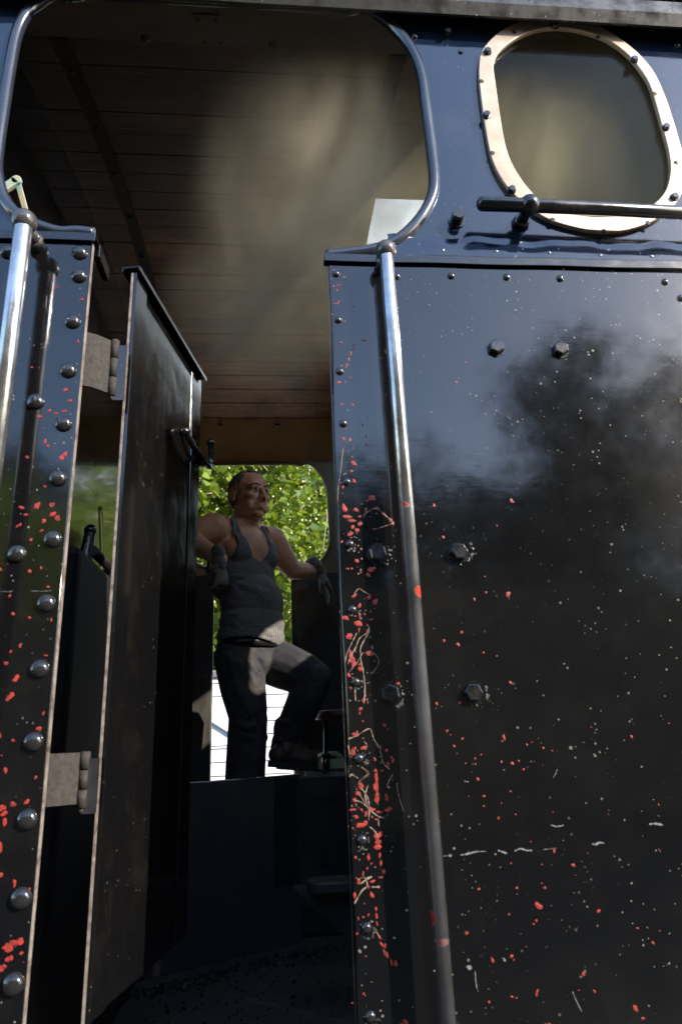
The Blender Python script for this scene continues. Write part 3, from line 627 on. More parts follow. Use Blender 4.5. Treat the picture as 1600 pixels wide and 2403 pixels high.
# far half-open door leaf, seen edge-on behind the man's hip
m = mat('weathered_grey_plate', (.05,.045,.038), .65); g = G(m); g.put('Base Color', g.mix(g.ramp(g.noise(30, 6, .7, g.map((1,1,.25))), .45, .7), (.022,.020,.017), (.06,.052,.043)))
bm = bmesh.new(); box(bm, (-.46, W-.040, 1.0), (-.301, W-.018, 1.905)); bevel_mod(bmobj('lower_kick_plate', bm, m, loco), .004)
# end walls; unseen rear window, shaped so its sun patch lands on the man
def xwall(name, x, y0, y1, z0, z1, holes, m, th=.008):
    o = plate(name, [[(y0, z0), (y1, z0), (y1, z1)] + [(float(q), roofz(float(q), 3.10)) for q in np.linspace(2.0, .25, 12)] + [(y0, z1)]] + holes, 0, th, m, loco)
    # stand it across the engine
    o.data.transform(Matrix(((0,1,0,x),(1,0,0,0),(0,0,1,0),(0,0,0,1)))); o.data.flip_normals(); return o
def rrect(cx_, cz_, w, h, r, n=6):
    out = []
    for (sx, sz, a0) in ((1,1,0),(-1,1,90),(-1,-1,180),(1,-1,270)):
        for k in range(n+1):
            a = R(a0 + 90*k/n); out.append((cx_ + sx*(w/2-r) + r*math.cos(a), cz_ + sz*(h/2-r) + r*math.sin(a)))
    return out
xwall('front_bulkhead', X0+.14, .01, W-.01, .9, 2.95, [], M['door'])
REARW = rrect(.74, 2.83, .44, .22, .07)
xwall('rear_bulkhead', X1-.01, .01, W-.01, .9, 2.95, [REARW], M['inner'])
# firebox front with its ledge at the left, black with soot
bm = bmesh.new(); box(bm, (X0+.16, .45, 1.0), (-.40, 1.75, 2.02)); bevel_mod(bmobj('firebox_front', bm, M['soot'], loco), .02, 3)
bm = bmesh.new(); tube(bm, [(-.42, .62, 2.05), (-.42, 1.6, 2.05)], .012, 12); bmobj('firebox_pipe', bm, M['dark'], loco)
# the engine goes on beyond the frame: side tank, boiler, bunker, underframe, wheels
bm = bmesh.new(); box(bm, (-3.4, -.004, .80), (X0-.003, .62, LZL)); bevel_mod(bmobj('side_tank', bm, M['panel'], loco), .02, 3)
bm = bmesh.new(); box(bm, (-3.4, W-.62, .80), (X0-.003, W+.004, LZL)); bevel_mod(bmobj('side_tank', bm, M['panel'], loco), .02, 3)
bm = bmesh.new(); tube(bm, [(-4.6, W/2, 1.9), (X0-.003, W/2, 1.9)], .55, 48); bmobj('boiler', bm, M['panel'], loco)
bm = bmesh.new(); tube(bm, [(-4.1, W/2, 2.35), (-4.1, W/2, 3.1), (-4.1, W/2, 3.12), (-4.1, W/2, 3.2)], [.17,.15,.20,.19], 32); bmobj('chimney', bm, M['panel'], loco)
bm = bmesh.new(); box(bm, (X1+.003, .004, .75), (2.35, W-.004, 2.30)); bevel_mod(bmobj('coal_bunker', bm, M['panel'], loco), .02, 3)
bm = bmesh.new(); box(bm, (-4.7, .15, .50), (2.4, W-.15, .745)); bmobj('underframe', bm, M['dark'], loco)
for wx in (-3.3, -2.1, -.9, 1.3):
    for wy in (.30, W-.42):
        bm = bmesh.new(); tube(bm, [(wx, wy, .44), (wx, wy+.12, .44)], .43, 40); bmobj('wheel', bm, M['dark'], loco)
# cab floor, step and locker
bm = bmesh.new(); box(bm, (X0, .0, .93), (X1, W, 1.0)); bmobj('cab_floor', bm, M['floor'], loco)
# oblique plate across the cab
def prism(bm, poly, z0, z1):
    a = [bm.verts.new((x, y_, z0)) for x, y_ in poly]; b_ = [bm.verts.new((x, y_, z1)) for x, y_ in poly]
    bm.faces.new(a[::-1]); bm.faces.new(b_)
    for k in range(len(poly)): bm.faces.new((a[k], a[(k+1)%len(poly)], b_[(k+1)%len(poly)], b_[k]))
bm = bmesh.new(); prism(bm, [(-.56,1.24),(.062,1.610),(.062,1.635),(-.56,1.265)], 1.0, 1.508)
bk = bevel_mod(bmobj('fall_plate', bm, M['plate'], loco), .003)
bm = bmesh.new(); prism(bm, [(-.02,1.555),(.055,1.600),(.052,1.606),(-.023,1.561)], 1.17, 1.50); bv = bmobj('splice_strap', bm, M['soot'], bk)
for z_ in (1.47, 1.40, 1.31, 1.22): small('strap_bolt', (.018, 1.572, z_), (.004,.003,.004), M['trim'], bk)
bm = bmesh.new(); box(bm, (.040, 1.66, 1.0), (X1-.05, W-.02, 1.498)); lk = bevel_mod(bmobj('locker', bm, M['dark'], loco), .006)
bm = bmesh.new(); prism(bm, [(p[0], p[1]) for p in [(.10+.035*math.cos(t)-.0, 1.14+.05*math.sin(t)) for t in np.linspace(math.pi/2, 3*math.pi/2, 9)] + [(.45,1.09),(.45,1.19)]], 1.235, 1.262)
st = bevel_mod(bmobj('tip_seat', bm, M['plate'], loco), .005)
bm = bmesh.new()
v = [bm.verts.new(p) for p in ((.03,1.20,1.235),(.45,1.20,1.235),(.45,1.20,1.0),(.30,1.20,1.0),(.10,1.20,1.17))]; w_ = [bm.verts.new(v_.co + Vector((0,.04,0))) for v_ in v]
bm.faces.new(v); bm.faces.new(w_[::-1])
for k in range(5): bm.faces.new((v[k], v[(k+1)%5], w_[(k+1)%5], w_[k]))
bmesh.ops.recalc_face_normals(bm, faces=bm.faces); bmobj('seat_bracket', bm, M['plate'], loco)
# the half-open door
zt, zb = 2.372, 1.318
P0 = Vector((-.2330, .050)); P1 = Vector((-.1640, .412)); dd = (P1-P0).normalized(); nn_ = Vector((dd.y, -dd.x))   # nn_ points to +x
def dq(bm, s0, s1, o0, o1, z0, z1, mi=0):
    poly = [P0 + dd*s0 + nn_*o0, P0 + dd*s1 + nn_*o0, P0 + dd*s1 + nn_*o1, P0 + dd*s0 + nn_*o1]
    a = [bm.verts.new((p.x, p.y, z0)) for p in poly]; b_ = [bm.verts.new((p.x, p.y, z1)) for p in poly]
    for f in [a[::-1], b_] + [(a[k], a[(k+1)%4], b_[(k+1)%4], b_[k]) for k in range(4)]: bm.faces.new(f).material_index = mi
LD = (P1-P0).length
door = bpy.data.objects.new('cab_door', None)
bm = bmesh.new(); dq(bm, 0, LD, -.004, 0, zb, zt); bmesh.ops.recalc_face_normals(bm, faces=bm.faces)
door = bmobj('cab_door', bm, M['door'], loco)
bm = bmesh.new(); dq(bm, 0, .046, .0002, .006, zb+.001, zt-.004); bmesh.ops.recalc_face_normals(bm, faces=bm.faces); bevel_mod(bmobj('hinge_stile', bm, M['door'], door), .001)
bm = bmesh.new(); dq(bm, LD-.055, LD, .0002, .0022, zb+.001, zt-.004); bmesh.ops.recalc_face_normals(bm, faces=bm.faces); bevel_mod(bmobj('latch_stile', bm, M['door'], door), .001)
bm = bmesh.new(); dq(bm, -.0015, -.0004, -.003, .0005, zb, zt-.006); bmesh.ops.recalc_face_normals(bm, faces=bm.faces); bmobj('worn_edge', bm, M['edge'], door)
bm = bmesh.new(); dq(bm, -.006, LD+.004, -.018, .013, zt, zt+.004); dq(bm, -.006, LD+.004, .0105, .013, zt-.006, zt+.002); dq(bm, -.006, LD+.004, -.018, -.0155, zt-.006, zt+.002)
bmesh.ops.recalc_face_normals(bm, faces=bm.faces); bevel_mod(bmobj('door_cap', bm, M['trim'], door), .0012)
# lever handle on the door near its free edge
h0 = P0 + dd*(LD-.035); hz = at(445, 1078, h0.y)[2]
def dp(s_, o_, z_): p = P0 + dd*s_ + nn_*o_; return Vector((p.x, p.y, z_))
bm = bmesh.new()
tube(bm, smooth_path([dp(LD-.11, .010, hz+.022), dp(LD-.08, .016, hz+.006), dp(LD-.03, .018, hz), dp(LD+.012, .018, hz+.002), dp(LD+.026, .018, hz+.012), dp(LD+.026, .019, hz+.034), dp(LD+.020, .02, hz+.055)], 5), .0062, 14)
ball(bm, dp(LD+.019, .02, hz+.058), .0085, 16, 10); ball(bm, dp(LD-.115, .009, hz+.024), .010, 16, 10)
tube(bm, [dp(LD-.02, .004, hz), dp(LD-.02, .022, hz)], .0085, 14)
bmobj('door_handle', bm, M['trim'], door)
# hinges
def hinge(z0, z1):
    bm = bmesh.new(); xk = GL + .034; hh = z1 - z0
    # leaf on the pillar: a plate standing out into the gap
    v = [(GL-.002, .004), (GL+.012, .010), (xk, .030), (xk, .034), (GL+.010, .014), (GL-.002, .008)]
    a = [bm.verts.new((x, y_, z0)) for x, y_ in v]; b_ = [bm.verts.new((x, y_, z1)) for x, y_ in v]
    bm.faces.new(a[::-1]); bm.faces.new(b_)
    for k in range(6): bm.faces.new((a[k], a[(k+1)%6], b_[(k+1)%6], b_[k]))
    for k in range(3): tube(bm, [(xk+.003, .030, z0 - .006 + k*(hh+.008)/3 + .001), (xk+.003, .030, z0 - .006 + (k+1)*(hh+.008)/3 - .001)], .0062 if k != 1 else .0058, 14)
    ball(bm, (xk+.003, .030, z0-.008), .004, 10, 8)
    bmesh.ops.recalc_face_normals(bm, faces=bm.faces)
    bmobj('hinge', bm, M['hinge'], loco)
    bm = bmesh.new(); box(bm, (xk+.004, .028, z0-.012), (P0.x+.002, .0325, z1-.008)); bmobj('hinge_leaf', bm, M['dark'], door)
hinge(at(200,900)[2], at(204,775)[2]); hinge(at(96,1895)[2], at(96,1770)[2])
# fittings at the left: teal bracket by the opening, regulator lever, pipe
bm = bmesh.new()
p = at(2, 450, .10); q = at(40, 424, .10); r_ = at(66, 515, .13)
def bar(bm, a, b_, w, th, up_=Vector((0,-1,0))):
    a, b_ = Vector(a), Vector(b_); t = (b_-a).normalized(); s_ = t.cross(up_).normalized()*w/2; u = up_.normalized()*th/2
    vv = [bm.verts.new(k) for k in (a-s_-u, a+s_-u, a+s_+u, a-s_+u, b_-s_-u, b_+s_-u, b_+s_+u, b_-s_+u)]
    for f in ((0,1,2,3),(7,6,5,4),(0,4,5,1),(1,5,6,2),(2,6,7,3),(3,7,4,0)): bm.faces.new([vv[i] for i in f])
bar(bm, p + (p-q)*.5, q, .016, .008); bm2 = None
tube(bm, [q + Vector((0,.004,0)), q - Vector((0,.004,0))], .009, 14)
bar(bm, q + Vector((.002,.003,-.004)), r_ + (r_-q)*.3, .010, .006)
bmesh.ops.recalc_face_normals(bm, faces=bm.faces); bevel_mod(bmobj('teal_stay', bm, M['teal'], loco), .001)
bm = bmesh.new(); k0 = at(213, 1245, .95); tube(bm, [k0 + Vector((-.25,.1,-.12)), k0 + Vector((.06,0,-.115))], .011, 12); tube(bm, smooth_path([k0 + Vector((-.012,0,-.13)), k0 + Vector((-.004,0,-.05)), k0], 4), [.024,.023,.022,.02,.018,.017,.016,.016,.016], 14); ball(bm, k0, .018, 16, 10)
bmobj('regulator_lever', bm, M['trim'], loco)
bm = bmesh.new(); tube(bm, smooth_path([at(236,1190,.9), at(240,1310,.9), at(232,1370,.9), at(243,1420,.9), at(262,1450,.9)], 6), .006, 10); bmobj('gauge_pipe', bm, mat('brass_pipe', (.30,.27,.08), .35, .7), loco)

# a hanging chain inside the cab
ch = None
bm = bmesh.new(); top = at(236, 1350, .8); bot = at(224, 1640, .8); nl = 22
for i in range(nl):
    c = top.lerp(bot, i/(nl-1)); a = i % 2; pts = []
    for k in range(12):
        t = 2*math.pi*k/12; pts.append(c + (Vector((.0045*math.cos(t), 0, .0095*math.sin(t))) if a else Vector((0, .0045*math.cos(t), .0095*math.sin(t)))))
    tube(bm, pts, .0011, 6, closed=True)
tag(bmobj('chain', bm, M['hinge']), 'thin steel chain hanging in the dark gap beside the cab door', 'chain')

# coal crumbs on the floor
bm = bmesh.new(); rnd = random.Random(3)
for i in range(1500):
    x = rnd.uniform(-.35, .4); y_ = rnd.uniform(.05, 1.7)
    if rnd.random() < .45: t = rnd.random(); x = -.5 + .65*t + rnd.gauss(0,.03); y_ = 1.20 + .36*t - abs(rnd.gauss(0,.05))
    r_ = rnd.uniform(.0012, .0045) * (1.8 if rnd.random() < .06 else 1)
    if y_ > 1.28 + .6*(x+.5) - .02: continue
    g_ = bmesh.ops.create_icosphere(bm, subdivisions=1, radius=r_)
    for v in g_['verts']: v.co = v.co * rnd.uniform(.7, 1.25); v.co += Vector((x, y_, 1.0 + r_*.6))
tag(bmobj('coal_crumbs', bm, M['coal']), 'coal dust and crumbs scattered on the cab floor', None, None, 'stuff')

# stool and canister on the locker
s0 = at(800, 1690, 1.93); zs = 1.498
stl = empty('stool', (s0.x, s0.y, zs), 'low round stool with reddish brown wooden seat on a thin post behind the knee', 'stool')
bm = bmesh.new(); tube(bm, [(s0.x, s0.y, 1.690), (s0.x, s0.y, 1.694), (s0.x, s0.y, 1.722), (s0.x, s0.y, 1.726)], [.096, .104, .104, .098], 40); bmobj('seat', bm, M['redwood'], stl)
ps = at(763, 1750, 1.93)
bm = bmesh.new(); tube(bm, [(ps.x, ps.y, 1.499), (ps.x, ps.y, 1.555), (ps.x, ps.y, 1.556), (ps.x+.004, ps.y, 1.69)], [.016, .016, .010, .009], 14); tube(bm, [(ps.x, ps.y, 1.553), (ps.x, ps.y, 1.563)], .020, 14); bmobj('post', bm, M['trim'], stl)
cn = empty('canister', (.19, 2.04, 1.498), 'small milky plastic canister with a red screw cap lying behind the stool post', 'canister')
A_ = at(716, 1790, 2.03); B_ = at(815, 1808, 2.03)
outl = [at(716,1806,2.03), at(716,1788,2.03), at(722,1784,2.03), at(738,1783,2.03), at(748,1770,2.03), at(760,1765,2.03), at(790,1763,2.03), at(800,1770,2.03), at(812,1790,2.03), at(813,1806,2.03)]
pl = [(p.x, max(p.z, 1.502)) for p in outl]; pl[0] = (pl[0][0], 1.502); pl[-1] = (pl[-1][0], 1.502)
hl = [(at(*p, 2.03).x, at(*p, 2.03).z) for p in ((770,1772),(790,1771),(796,1777),(790,1782),(772,1781))]
cb = plate('bottle_body', [pl, hl], 2.04, .09, M['can'], cn, bev=.006)
bm = bmesh.new(); c0 = at(731, 1778, 2.03); tube(bm, [(c0.x, 2.04, 1.536), (c0.x, 2.04, c0.z+.012)], .019, 20); bmobj('screw_cap', bm, M['cap'], cn)

# ------------------------------------------------------------------ the man
def add_ell(bm, c, rad, basis, sub=3):
    g_ = bmesh.ops.create_icosphere(bm, subdivisions=sub, radius=1)
    a, b_, c_ = basis
    for v in g_['verts']: p = v.co; v.co = Vector(c) + a*(p.x*rad[0]) + b_*(p.y*rad[1]) + c_*(p.z*rad[2])
ID = (Vector((1,0,0)), Vector((0,1,0)), Vector((0,0,1)))
def cap_chain(bm, pts, rs, n=14, sub=2):
    pts = [Vector(p) for p in pts]
    for p, r_ in zip(pts, rs): add_ell(bm, p, (r_, r_, r_), ID, sub)
    for i in range(len(pts)-1):
        a, b_ = pts[i], pts[i+1]; t = (b_-a).normalized(); u = t.orthogonal().normalized(); w = t.cross(u)
        A = [bm.verts.new(a + (u*math.cos(2*math.pi*k/n)+w*math.sin(2*math.pi*k/n))*rs[i]) for k in range(n)]
        B = [bm.verts.new(b_ + (u*math.cos(2*math.pi*k/n)+w*math.sin(2*math.pi*k/n))*rs[i+1]) for k in range(n)]
        for k in range(n): bm.faces.new((A[k], A[(k+1)%n], B[(k+1)%n], B[k]))
        bm.faces.new(A[::-1]); bm.faces.new(B)
def fuse(name, bm, voxel, smooth, mats_, parent, post=None, shade=True, factor=.5):
    bmesh.ops.recalc_face_normals(bm, faces=bm.faces)
    me = bpy.data.meshes.new(name); bm.to_mesh(me); bm.free()
    tmp = bpy.data.objects.new(name, me); col.objects.link(tmp)
    r_ = tmp.modifiers.new('r', 'REMESH'); r_.mode = 'VOXEL'; r_.voxel_size = voxel
    s_ = tmp.modifiers.new('s', 'SMOOTH'); s_.iterations = smooth; s_.factor = factor
    m2 = bpy.data.meshes.new_from_object(tmp.evaluated_get(bpy.context.evaluated_depsgraph_get()))
    bpy.data.objects.remove(tmp); bpy.data.meshes.remove(me); m2.name = name
    if post:
        b2 = bmesh.new(); b2.from_mesh(m2); post(b2); b2.to_mesh(m2); b2.free()
    m2.materials.clear()
    return link(name, m2, mats_, parent, shade)
man = empty('person', (-.09, 1.76, 1.0), 'man in grey vest, dark trousers and gloves leaning in the far doorway, one boot raised', 'person')
UP = Vector((0,0,1))
def frame(yaw, pitch=0):                      # yaw 0 looks at the camera side, positive turns to picture right
    f = Vector((math.sin(R(yaw)), -math.cos(R(yaw)), 0)); r_ = Vector((f.y, -f.x, 0)); f2 = (f*math.cos(R(pitch)) + UP*math.sin(R(pitch))); u = r_.cross(f2)
    if u.z < 0: u = -u
    return f2.normalized(), r_.normalized(), u.normalized()
HF, HR_, HU = frame(38, -2)                 # head: forward, his right, up
HC = at(586, 1164, 1.80)
def H(f=0, r_=0, u=0): return HC + HF*f + HR_*r_ + HU*u
hb = (HF, HR_, HU)
TF, TR, TU = frame(44)
def face_shapes(bm, g_=0.0):
    add_ell(bm, H(-.012, 0, .030), (.092+g_, .074+g_, .078+g_), hb)
    add_ell(bm, H(-.024, 0, .005), (.070+g_, .070+g_, .080+g_), hb)
    if g_ == 0:
        add_ell(bm, H(.022, 0, -.034), (.060, .065, .076), hb); add_ell(bm, H(.030, 0, -.058), (.054, .060, .044), hb)
        add_ell(bm, H(.030, 0, .030), (.054, .060, .055), hb)
        add_ell(bm, H(.030, 0, -.078), (.046, .046, .032), hb)       # jaw
        add_ell(bm, H(.066, 0, -.096), (.018, .022, .016), hb)       # chin
        add_ell(bm, H(.010, 0, -.100), (.045, .042, .020), hb)       # heavy throat
        for s_ in (-1, 1):
            add_ell(bm, H(.052, s_*.040, -.020), (.026, .022, .020), hb)   # cheekbone
            add_ell(bm, H(.044, s_*.036, -.060), (.030, .020, .026), hb)   # cheek
            add_ell(bm, H(.000, s_*.052, -.068), (.030, .012, .022), hb)   # jaw angle
            cap_chain(bm, [H(.078, s_*.012, .026), H(.076, s_*.030, .030), H(.060, s_*.048, .022)], [.0085, .0085, .0075], 10)
            cap_chain(bm, [H(.081, s_*.018, .0140), H(.083, s_*.029, .0155), H(.074, s_*.041, .0120)], [.0044, .0052, .0044], 8)   # upper lid
            cap_chain(bm, [H(.079, s_*.018, .0010), H(.081, s_*.029, -.0008), H(.072, s_*.041, .0015)], [.0038, .0044, .0040], 8)  # lower lid and bag
            cap_chain(bm, [H(.088, s_*.013, -.040), H(.070, s_*.029, -.066)], [.006, .005], 8)    # nose-to-mouth fold
            add_ell(bm, H(.092, s_*.0115, -.031), (.010, .0075, .0075), hb)   # nostril
            eb = (HF*.8 + HR_*s_*.6*-1, HR_*s_, HU)
            add_ell(bm, H(-.012, s_*.076, -.006), (.019, .0065, .031), hb)  # ear
            cap_chain(bm, [H(-.004, s_*.078, -.030), H(-.022, s_*.084, -.010), H(-.026, s_*.084, .012), H(-.010, s_*.082, .024), H(.002, s_*.078, .016)], [.0055, .004, .004, .004, .004], 8)
        cap_chain(bm, [H(.082, 0, .014), H(.092, 0, -.002), H(.102, 0, -.022), H(.103, 0, -.029)], [.0085, .0080, .0092, .0098], 12)
        cap_chain(bm, [H(.072, -.022, -.0615), H(.085, -.008, -.0560), H(.087, 0, -.0575), H(.085, .008, -.0560), H(.072, .022, -.0615)], [.0035, .0052, .0052, .0052, .0035], 10)
        cap_chain(bm, [H(.072, -.020, -.0690), H(.083, -.008, -.0685), H(.085, 0, -.0690), H(.083, .008, -.0685), H(.072, .020, -.0690)], [.0035, .0056, .0060, .0056, .0035], 10)
CH = at(566, 1330, 1.80); WA = at(586, 1448, 1.79); PE = at(588, 1535, 1.80)
CH2 = at(567, 1290, 1.80)
NK = at(575, 1262, 1.83)
SR = at(503, 1243, 1.685); SL = at(637, 1268, 1.93)
ER = at(428, 1262, 1.63); WR = at(512, 1306, 1.56)
EL = at(686, 1338, 1.97); WL = at(738, 1340, 2.09)
tb = (TF, TR, TU)
def torso(bm, g_=0.0):
    add_ell(bm, CH + TU*.06, (.098+g_, .150+g_, .125+g_), tb)
    add_ell(bm, CH - TU*.03, (.103+g_, .145+g_, .13+g_), tb)
    for s_ in (-1, 1): add_ell(bm, CH + TF*.055 + TR*s_*.065 + TU*.045, (.050+g_, .070+g_, .060+g_), tb)
    add_ell(bm, WA + TU*.05 + TF*.014, (.104+g_, .124+g_, .12+g_), tb)
    add_ell(bm, WA - TU*.03 + TF*.016, (.104+g_, .126+g_, .11+g_), tb)
    cap_chain(bm, [SR.lerp(NK, .04) , SR.lerp(NK,.55)+TU*.018, NK + TU*.012], [.058+g_, .052+g_, .05+g_])
    cap_chain(bm, [SL.lerp(NK, .04) , SL.lerp(NK,.55)+TU*.018, NK + TU*.012], [.058+g_, .052+g_, .05+g_])
    add_ell(bm, SR.lerp(CH, .35) - TF*.02, (.075+g_, .07+g_, .09+g_), tb)
    add_ell(bm, SL.lerp(CH, .35) - TF*.02, (.075+g_, .07+g_, .09+g_), tb)
bm = bmesh.new()
face_shapes(bm); torso(bm)
cap_chain(bm, [H(-.012, 0, -.070), NK + TU*.02 - TF*.005, NK - TU*.03], [.057, .060, .066])
add_ell(bm, PE, (.095, .125, .11), tb)
# arms: shoulder, upper arm, elbow, forearm, wrist
cap_chain(bm, [SR + TU*.004, SR.lerp(ER, .35), SR.lerp(ER, .75), ER], [.066, .060, .050, .044])
cap_chain(bm, [ER, ER.lerp(WR, .35), WR.lerp(ER, .2), WR + Vector((.006, 0, -.01))], [.044, .044, .033, .030])
cap_chain(bm, [SL, SL.lerp(EL, .35), SL.lerp(EL, .8), EL], [.064, .057, .046, .042])
cap_chain(bm, [EL, EL.lerp(WL, .35), WL.lerp(EL, .15), WL], [.042, .041, .031, .028])
KR = at(580, 1680, 1.74); AR = Vector((at(572, 1838, 1.78).x, 1.80, 1.12)); HRp = at(560, 1540, 1.755)
KL = at(738, 1592, 1.70); AL = at(668, 1752, 1.82); HLp = at(622, 1545, 1.86)
cap_chain(bm, [HRp, HRp.lerp(KR, .5), KR, KR.lerp(AR, .35), AR], [.080, .070, .052, .050, .036])
cap_chain(bm, [HLp, HLp.lerp(KL, .5), KL, KL.lerp(AL, .35), AL], [.080, .068, .052, .048, .036])
body = fuse('body', bm, .0042, 3, M['skin'], man)
# clothes
NB = NK
def loc(v): d = v - CH; return d.dot(TF), d.dot(TR), d.dot(TU)
def cut_vest(b2):
    dele = []
    nk = (NK - CH).dot(TU)
    for v in b2.verts:
        f, r_, u = loc(v.co)
        kill = False
        # round neckline, deep in front
        wn = .070
        if abs(r_) < wn:
            low = (nk - .125 + .105*(abs(r_)/wn)**2.2) if f > -.01 else (nk - .03 + .02*(abs(r_)/wn)**2)
            if u > low: kill = True
        # arm holes
        if u > -.03:
            lim = .106 + .040*max(0, (.075 - u)/.105)**2 if u < .075 else .106
            lim = min(lim, .155)
            if abs(r_) > lim: kill = True
        if v.co.z < WA.z - .108 + .012*math.sin(r_*18) + .02*(f-.05)/.1*0: kill = True
        if u > nk + .05: kill = True
        if kill: dele.append(v)
    bmesh.ops.delete(b2, geom=dele, context='VERTS')
    # keep the largest piece only
    seen = set(); best = []
    for v in b2.verts:
        if v in seen: continue
        st_ = [v]; comp = []; seen.add(v)
        while st_:
            a = st_.pop(); comp.append(a)
            for e in a.link_edges:
                o_ = e.other_vert(a)
                if o_ not in seen: seen.add(o_); st_.append(o_)
        if len(comp) > len(best): best = comp
    bs = set(best); bmesh.ops.delete(b2, geom=[v for v in b2.verts if v not in bs], context='VERTS')
    bd = [v for v in b2.verts if any(e.is_boundary for e in v.link_edges)]
    for _ in range(6):
        new = {}
        for v in bd:
            nb = [e.other_vert(v) for e in v.link_edges if e.is_boundary]
            if len(nb) == 2: new[v] = v.co*.4 + (nb[0].co + nb[1].co)*.3
        for v, c in new.items(): v.co = c
bm = bmesh.new(); torso(bm, .007)
add_ell(bm, WA - TU*.08 + TF*.010, (.114, .138, .09), tb)
vest = fuse('vest', bm, .0048, 4, M['vest'], man, cut_vest)
sm_ = vest.modifiers.new('thickness', 'SOLIDIFY'); sm_.thickness = .004; sm_.offset = 1
# creases pulled across the vest: real relief
def folds(o, lst, k=1.0):
    me = o.data
    for v in me.vertices:
        h = 0
        for (a, b_, w, amp) in lst:
            ab = b_ - a; t = max(0, min(1, (v.co - a).dot(ab)/ab.length_squared)); dst = (v.co - (a + ab*t)).length
            h += k * amp * math.exp(-(dst/w)**2) * math.sin(math.pi*(.12 + .76*t))
        if h: v.co += v.normal * h
    me.update()
P = at
folds(vest, [(P(530,1370,1.67), P(640,1440,1.72), .012, .010), (P(540,1400,1.67), P(625,1470,1.70), .012, -.006), (P(560,1372,1.67), P(640,1405,1.72), .010, .007), (P(545,1440,1.67), P(620,1478,1.68), .010, .009), (P(520,1450,1.66), P(570,1475,1.67), .010, .007), (P(535,1355,1.66), P(600,1420,1.68), .009, -.006), (P(600,1400,1.68), P(650,1470,1.74), .011, -.007)])
bm = bmesh.new()
add_ell(bm, PE + TU*.02, (.108, .136, .105), tb); add_ell(bm, PE - TU*.03 + TF*.005, (.105, .135, .09), tb)
add_ell(bm, WA - TU*.06, (.104, .130, .05), tb)
cap_chain(bm, [HRp, HRp.lerp(KR, .5), KR + TF*.006, KR.lerp(AR, .35) - TF*.004, KR.lerp(AR,.8), AR], [.096, .088, .073, .074, .070, .066])
cap_chain(bm, [HLp, HLp.lerp(KL, .4), HLp.lerp(KL, .8), KL, KL.lerp(AL, .3), KL.lerp(AL, .75), AL], [.094, .090, .080, .068, .068, .062, .056])
tr = fuse('trousers', bm, .005, 4, M['denim'], man)
K = KL
folds(tr, [(P(650,1535,1.76), P(740,1545,1.68), .012, .008), (P(655,1560,1.74), P(745,1560,1.66), .010, -.006), (P(655,1580,1.74), P(740,1578,1.64), .011, .009), (P(660,1600,1.74), P(735,1600,1.64), .010, -.006), (P(540,1545,1.66), P(640,1590,1.70), .014, .006), (P(545,1700,1.66), P(620,1712,1.67), .012, .010), (P(545,1690,1.66), P(615,1682,1.67), .010, -.008), (P(545,1725,1.66), P(615,1738,1.67), .011, .008), (P(620,1730,1.76), P(700,1745,1.76), .011, .009), (P(625,1715,1.76), P(705,1722,1.76), .010, -.007), (P(640,1690,1.74), P(720,1700,1.72), .012, .008), (P(555,1600,1.66), P(575,1660,1.66), .012, .006), (P(640,1640,1.72), P(700,1610,1.62), .010, -.007), (P(560,1775,1.66), P(612,1790,1.67), .010, .008), (P(548,1760,1.66), P(600,1752,1.67), .010, -.006), (P(600,1540,1.68), P(640,1600,1.72), .010, -.007), (P(570,1570,1.66), P(632,1640,1.70), .011, .006)], 1.7)
def ring_pts(c, rf, rr, n=48, droop=0): return [c + TF*(rf*math.cos(2*math.pi*k/n)) + TR*(rr*math.sin(2*math.pi*k/n)) + TU*(droop*math.cos(2*math.pi*k/n)) for k in range(n)]
bm = bmesh.new()
bc = WA - TU*.108
ri = [p + TF*.004 for p in ring_pts(bc, .1040, .1300)]
pr = []
for p in ri: pr.append([bm.verts.new(p - TU*.017), bm.verts.new(p + TU*.017)])
for k in range(len(pr)): bm.faces.new((pr[k][0], pr[(k+1)%48][0], pr[(k+1)%48][1], pr[k][1])).smooth = True
bl = bmobj('belt', bm, M['belt'], man); s_ = bl.modifiers.new('t', 'SOLIDIFY'); s_.thickness = .004
# hair, brows, eyes, lips
def cut_hair(b2):
    dele = []
    for v in b2.verts:
        d = v.co - HC; f, r_, u = d.dot(HF), d.dot(HR_), d.dot(HU)
        jag = .004*math.sin(r_*260) + .004*math.sin(f*310 + u*190)
        line = .062 - .5*abs(r_) * 0
        kill = False
        if f > -.02 + jag:                         # front: receding, only a thin cap far up, sideburn strip at the temples
            top = .088 + .20*(f) + jag
            if f > .052 - abs(r_)*.25: kill = True
            if abs(r_) < .055 and u < top: kill = True
            if abs(r_) >= .055 and u < .035 - (f < .012)*.045 + .25*f + jag: kill = True
        else:
            if u < -.052 + jag: kill = True
            if abs(r_) > .06 and f > -.034 and u < .02: kill = True
        if kill: dele.append(v)
    bmesh.ops.delete(b2, geom=dele, context='VERTS')
bm = bmesh.new(); face_shapes(bm, .0065)
hair = fuse('hair', bm, .0032, 3, M['hair'], man, cut_hair); s_ = hair.modifiers.new('t', 'SOLIDIFY'); s_.thickness = .004; s_.offset = -1
for v in hair.data.vertices: v.co += v.normal * random.uniform(-.0012, .0016)
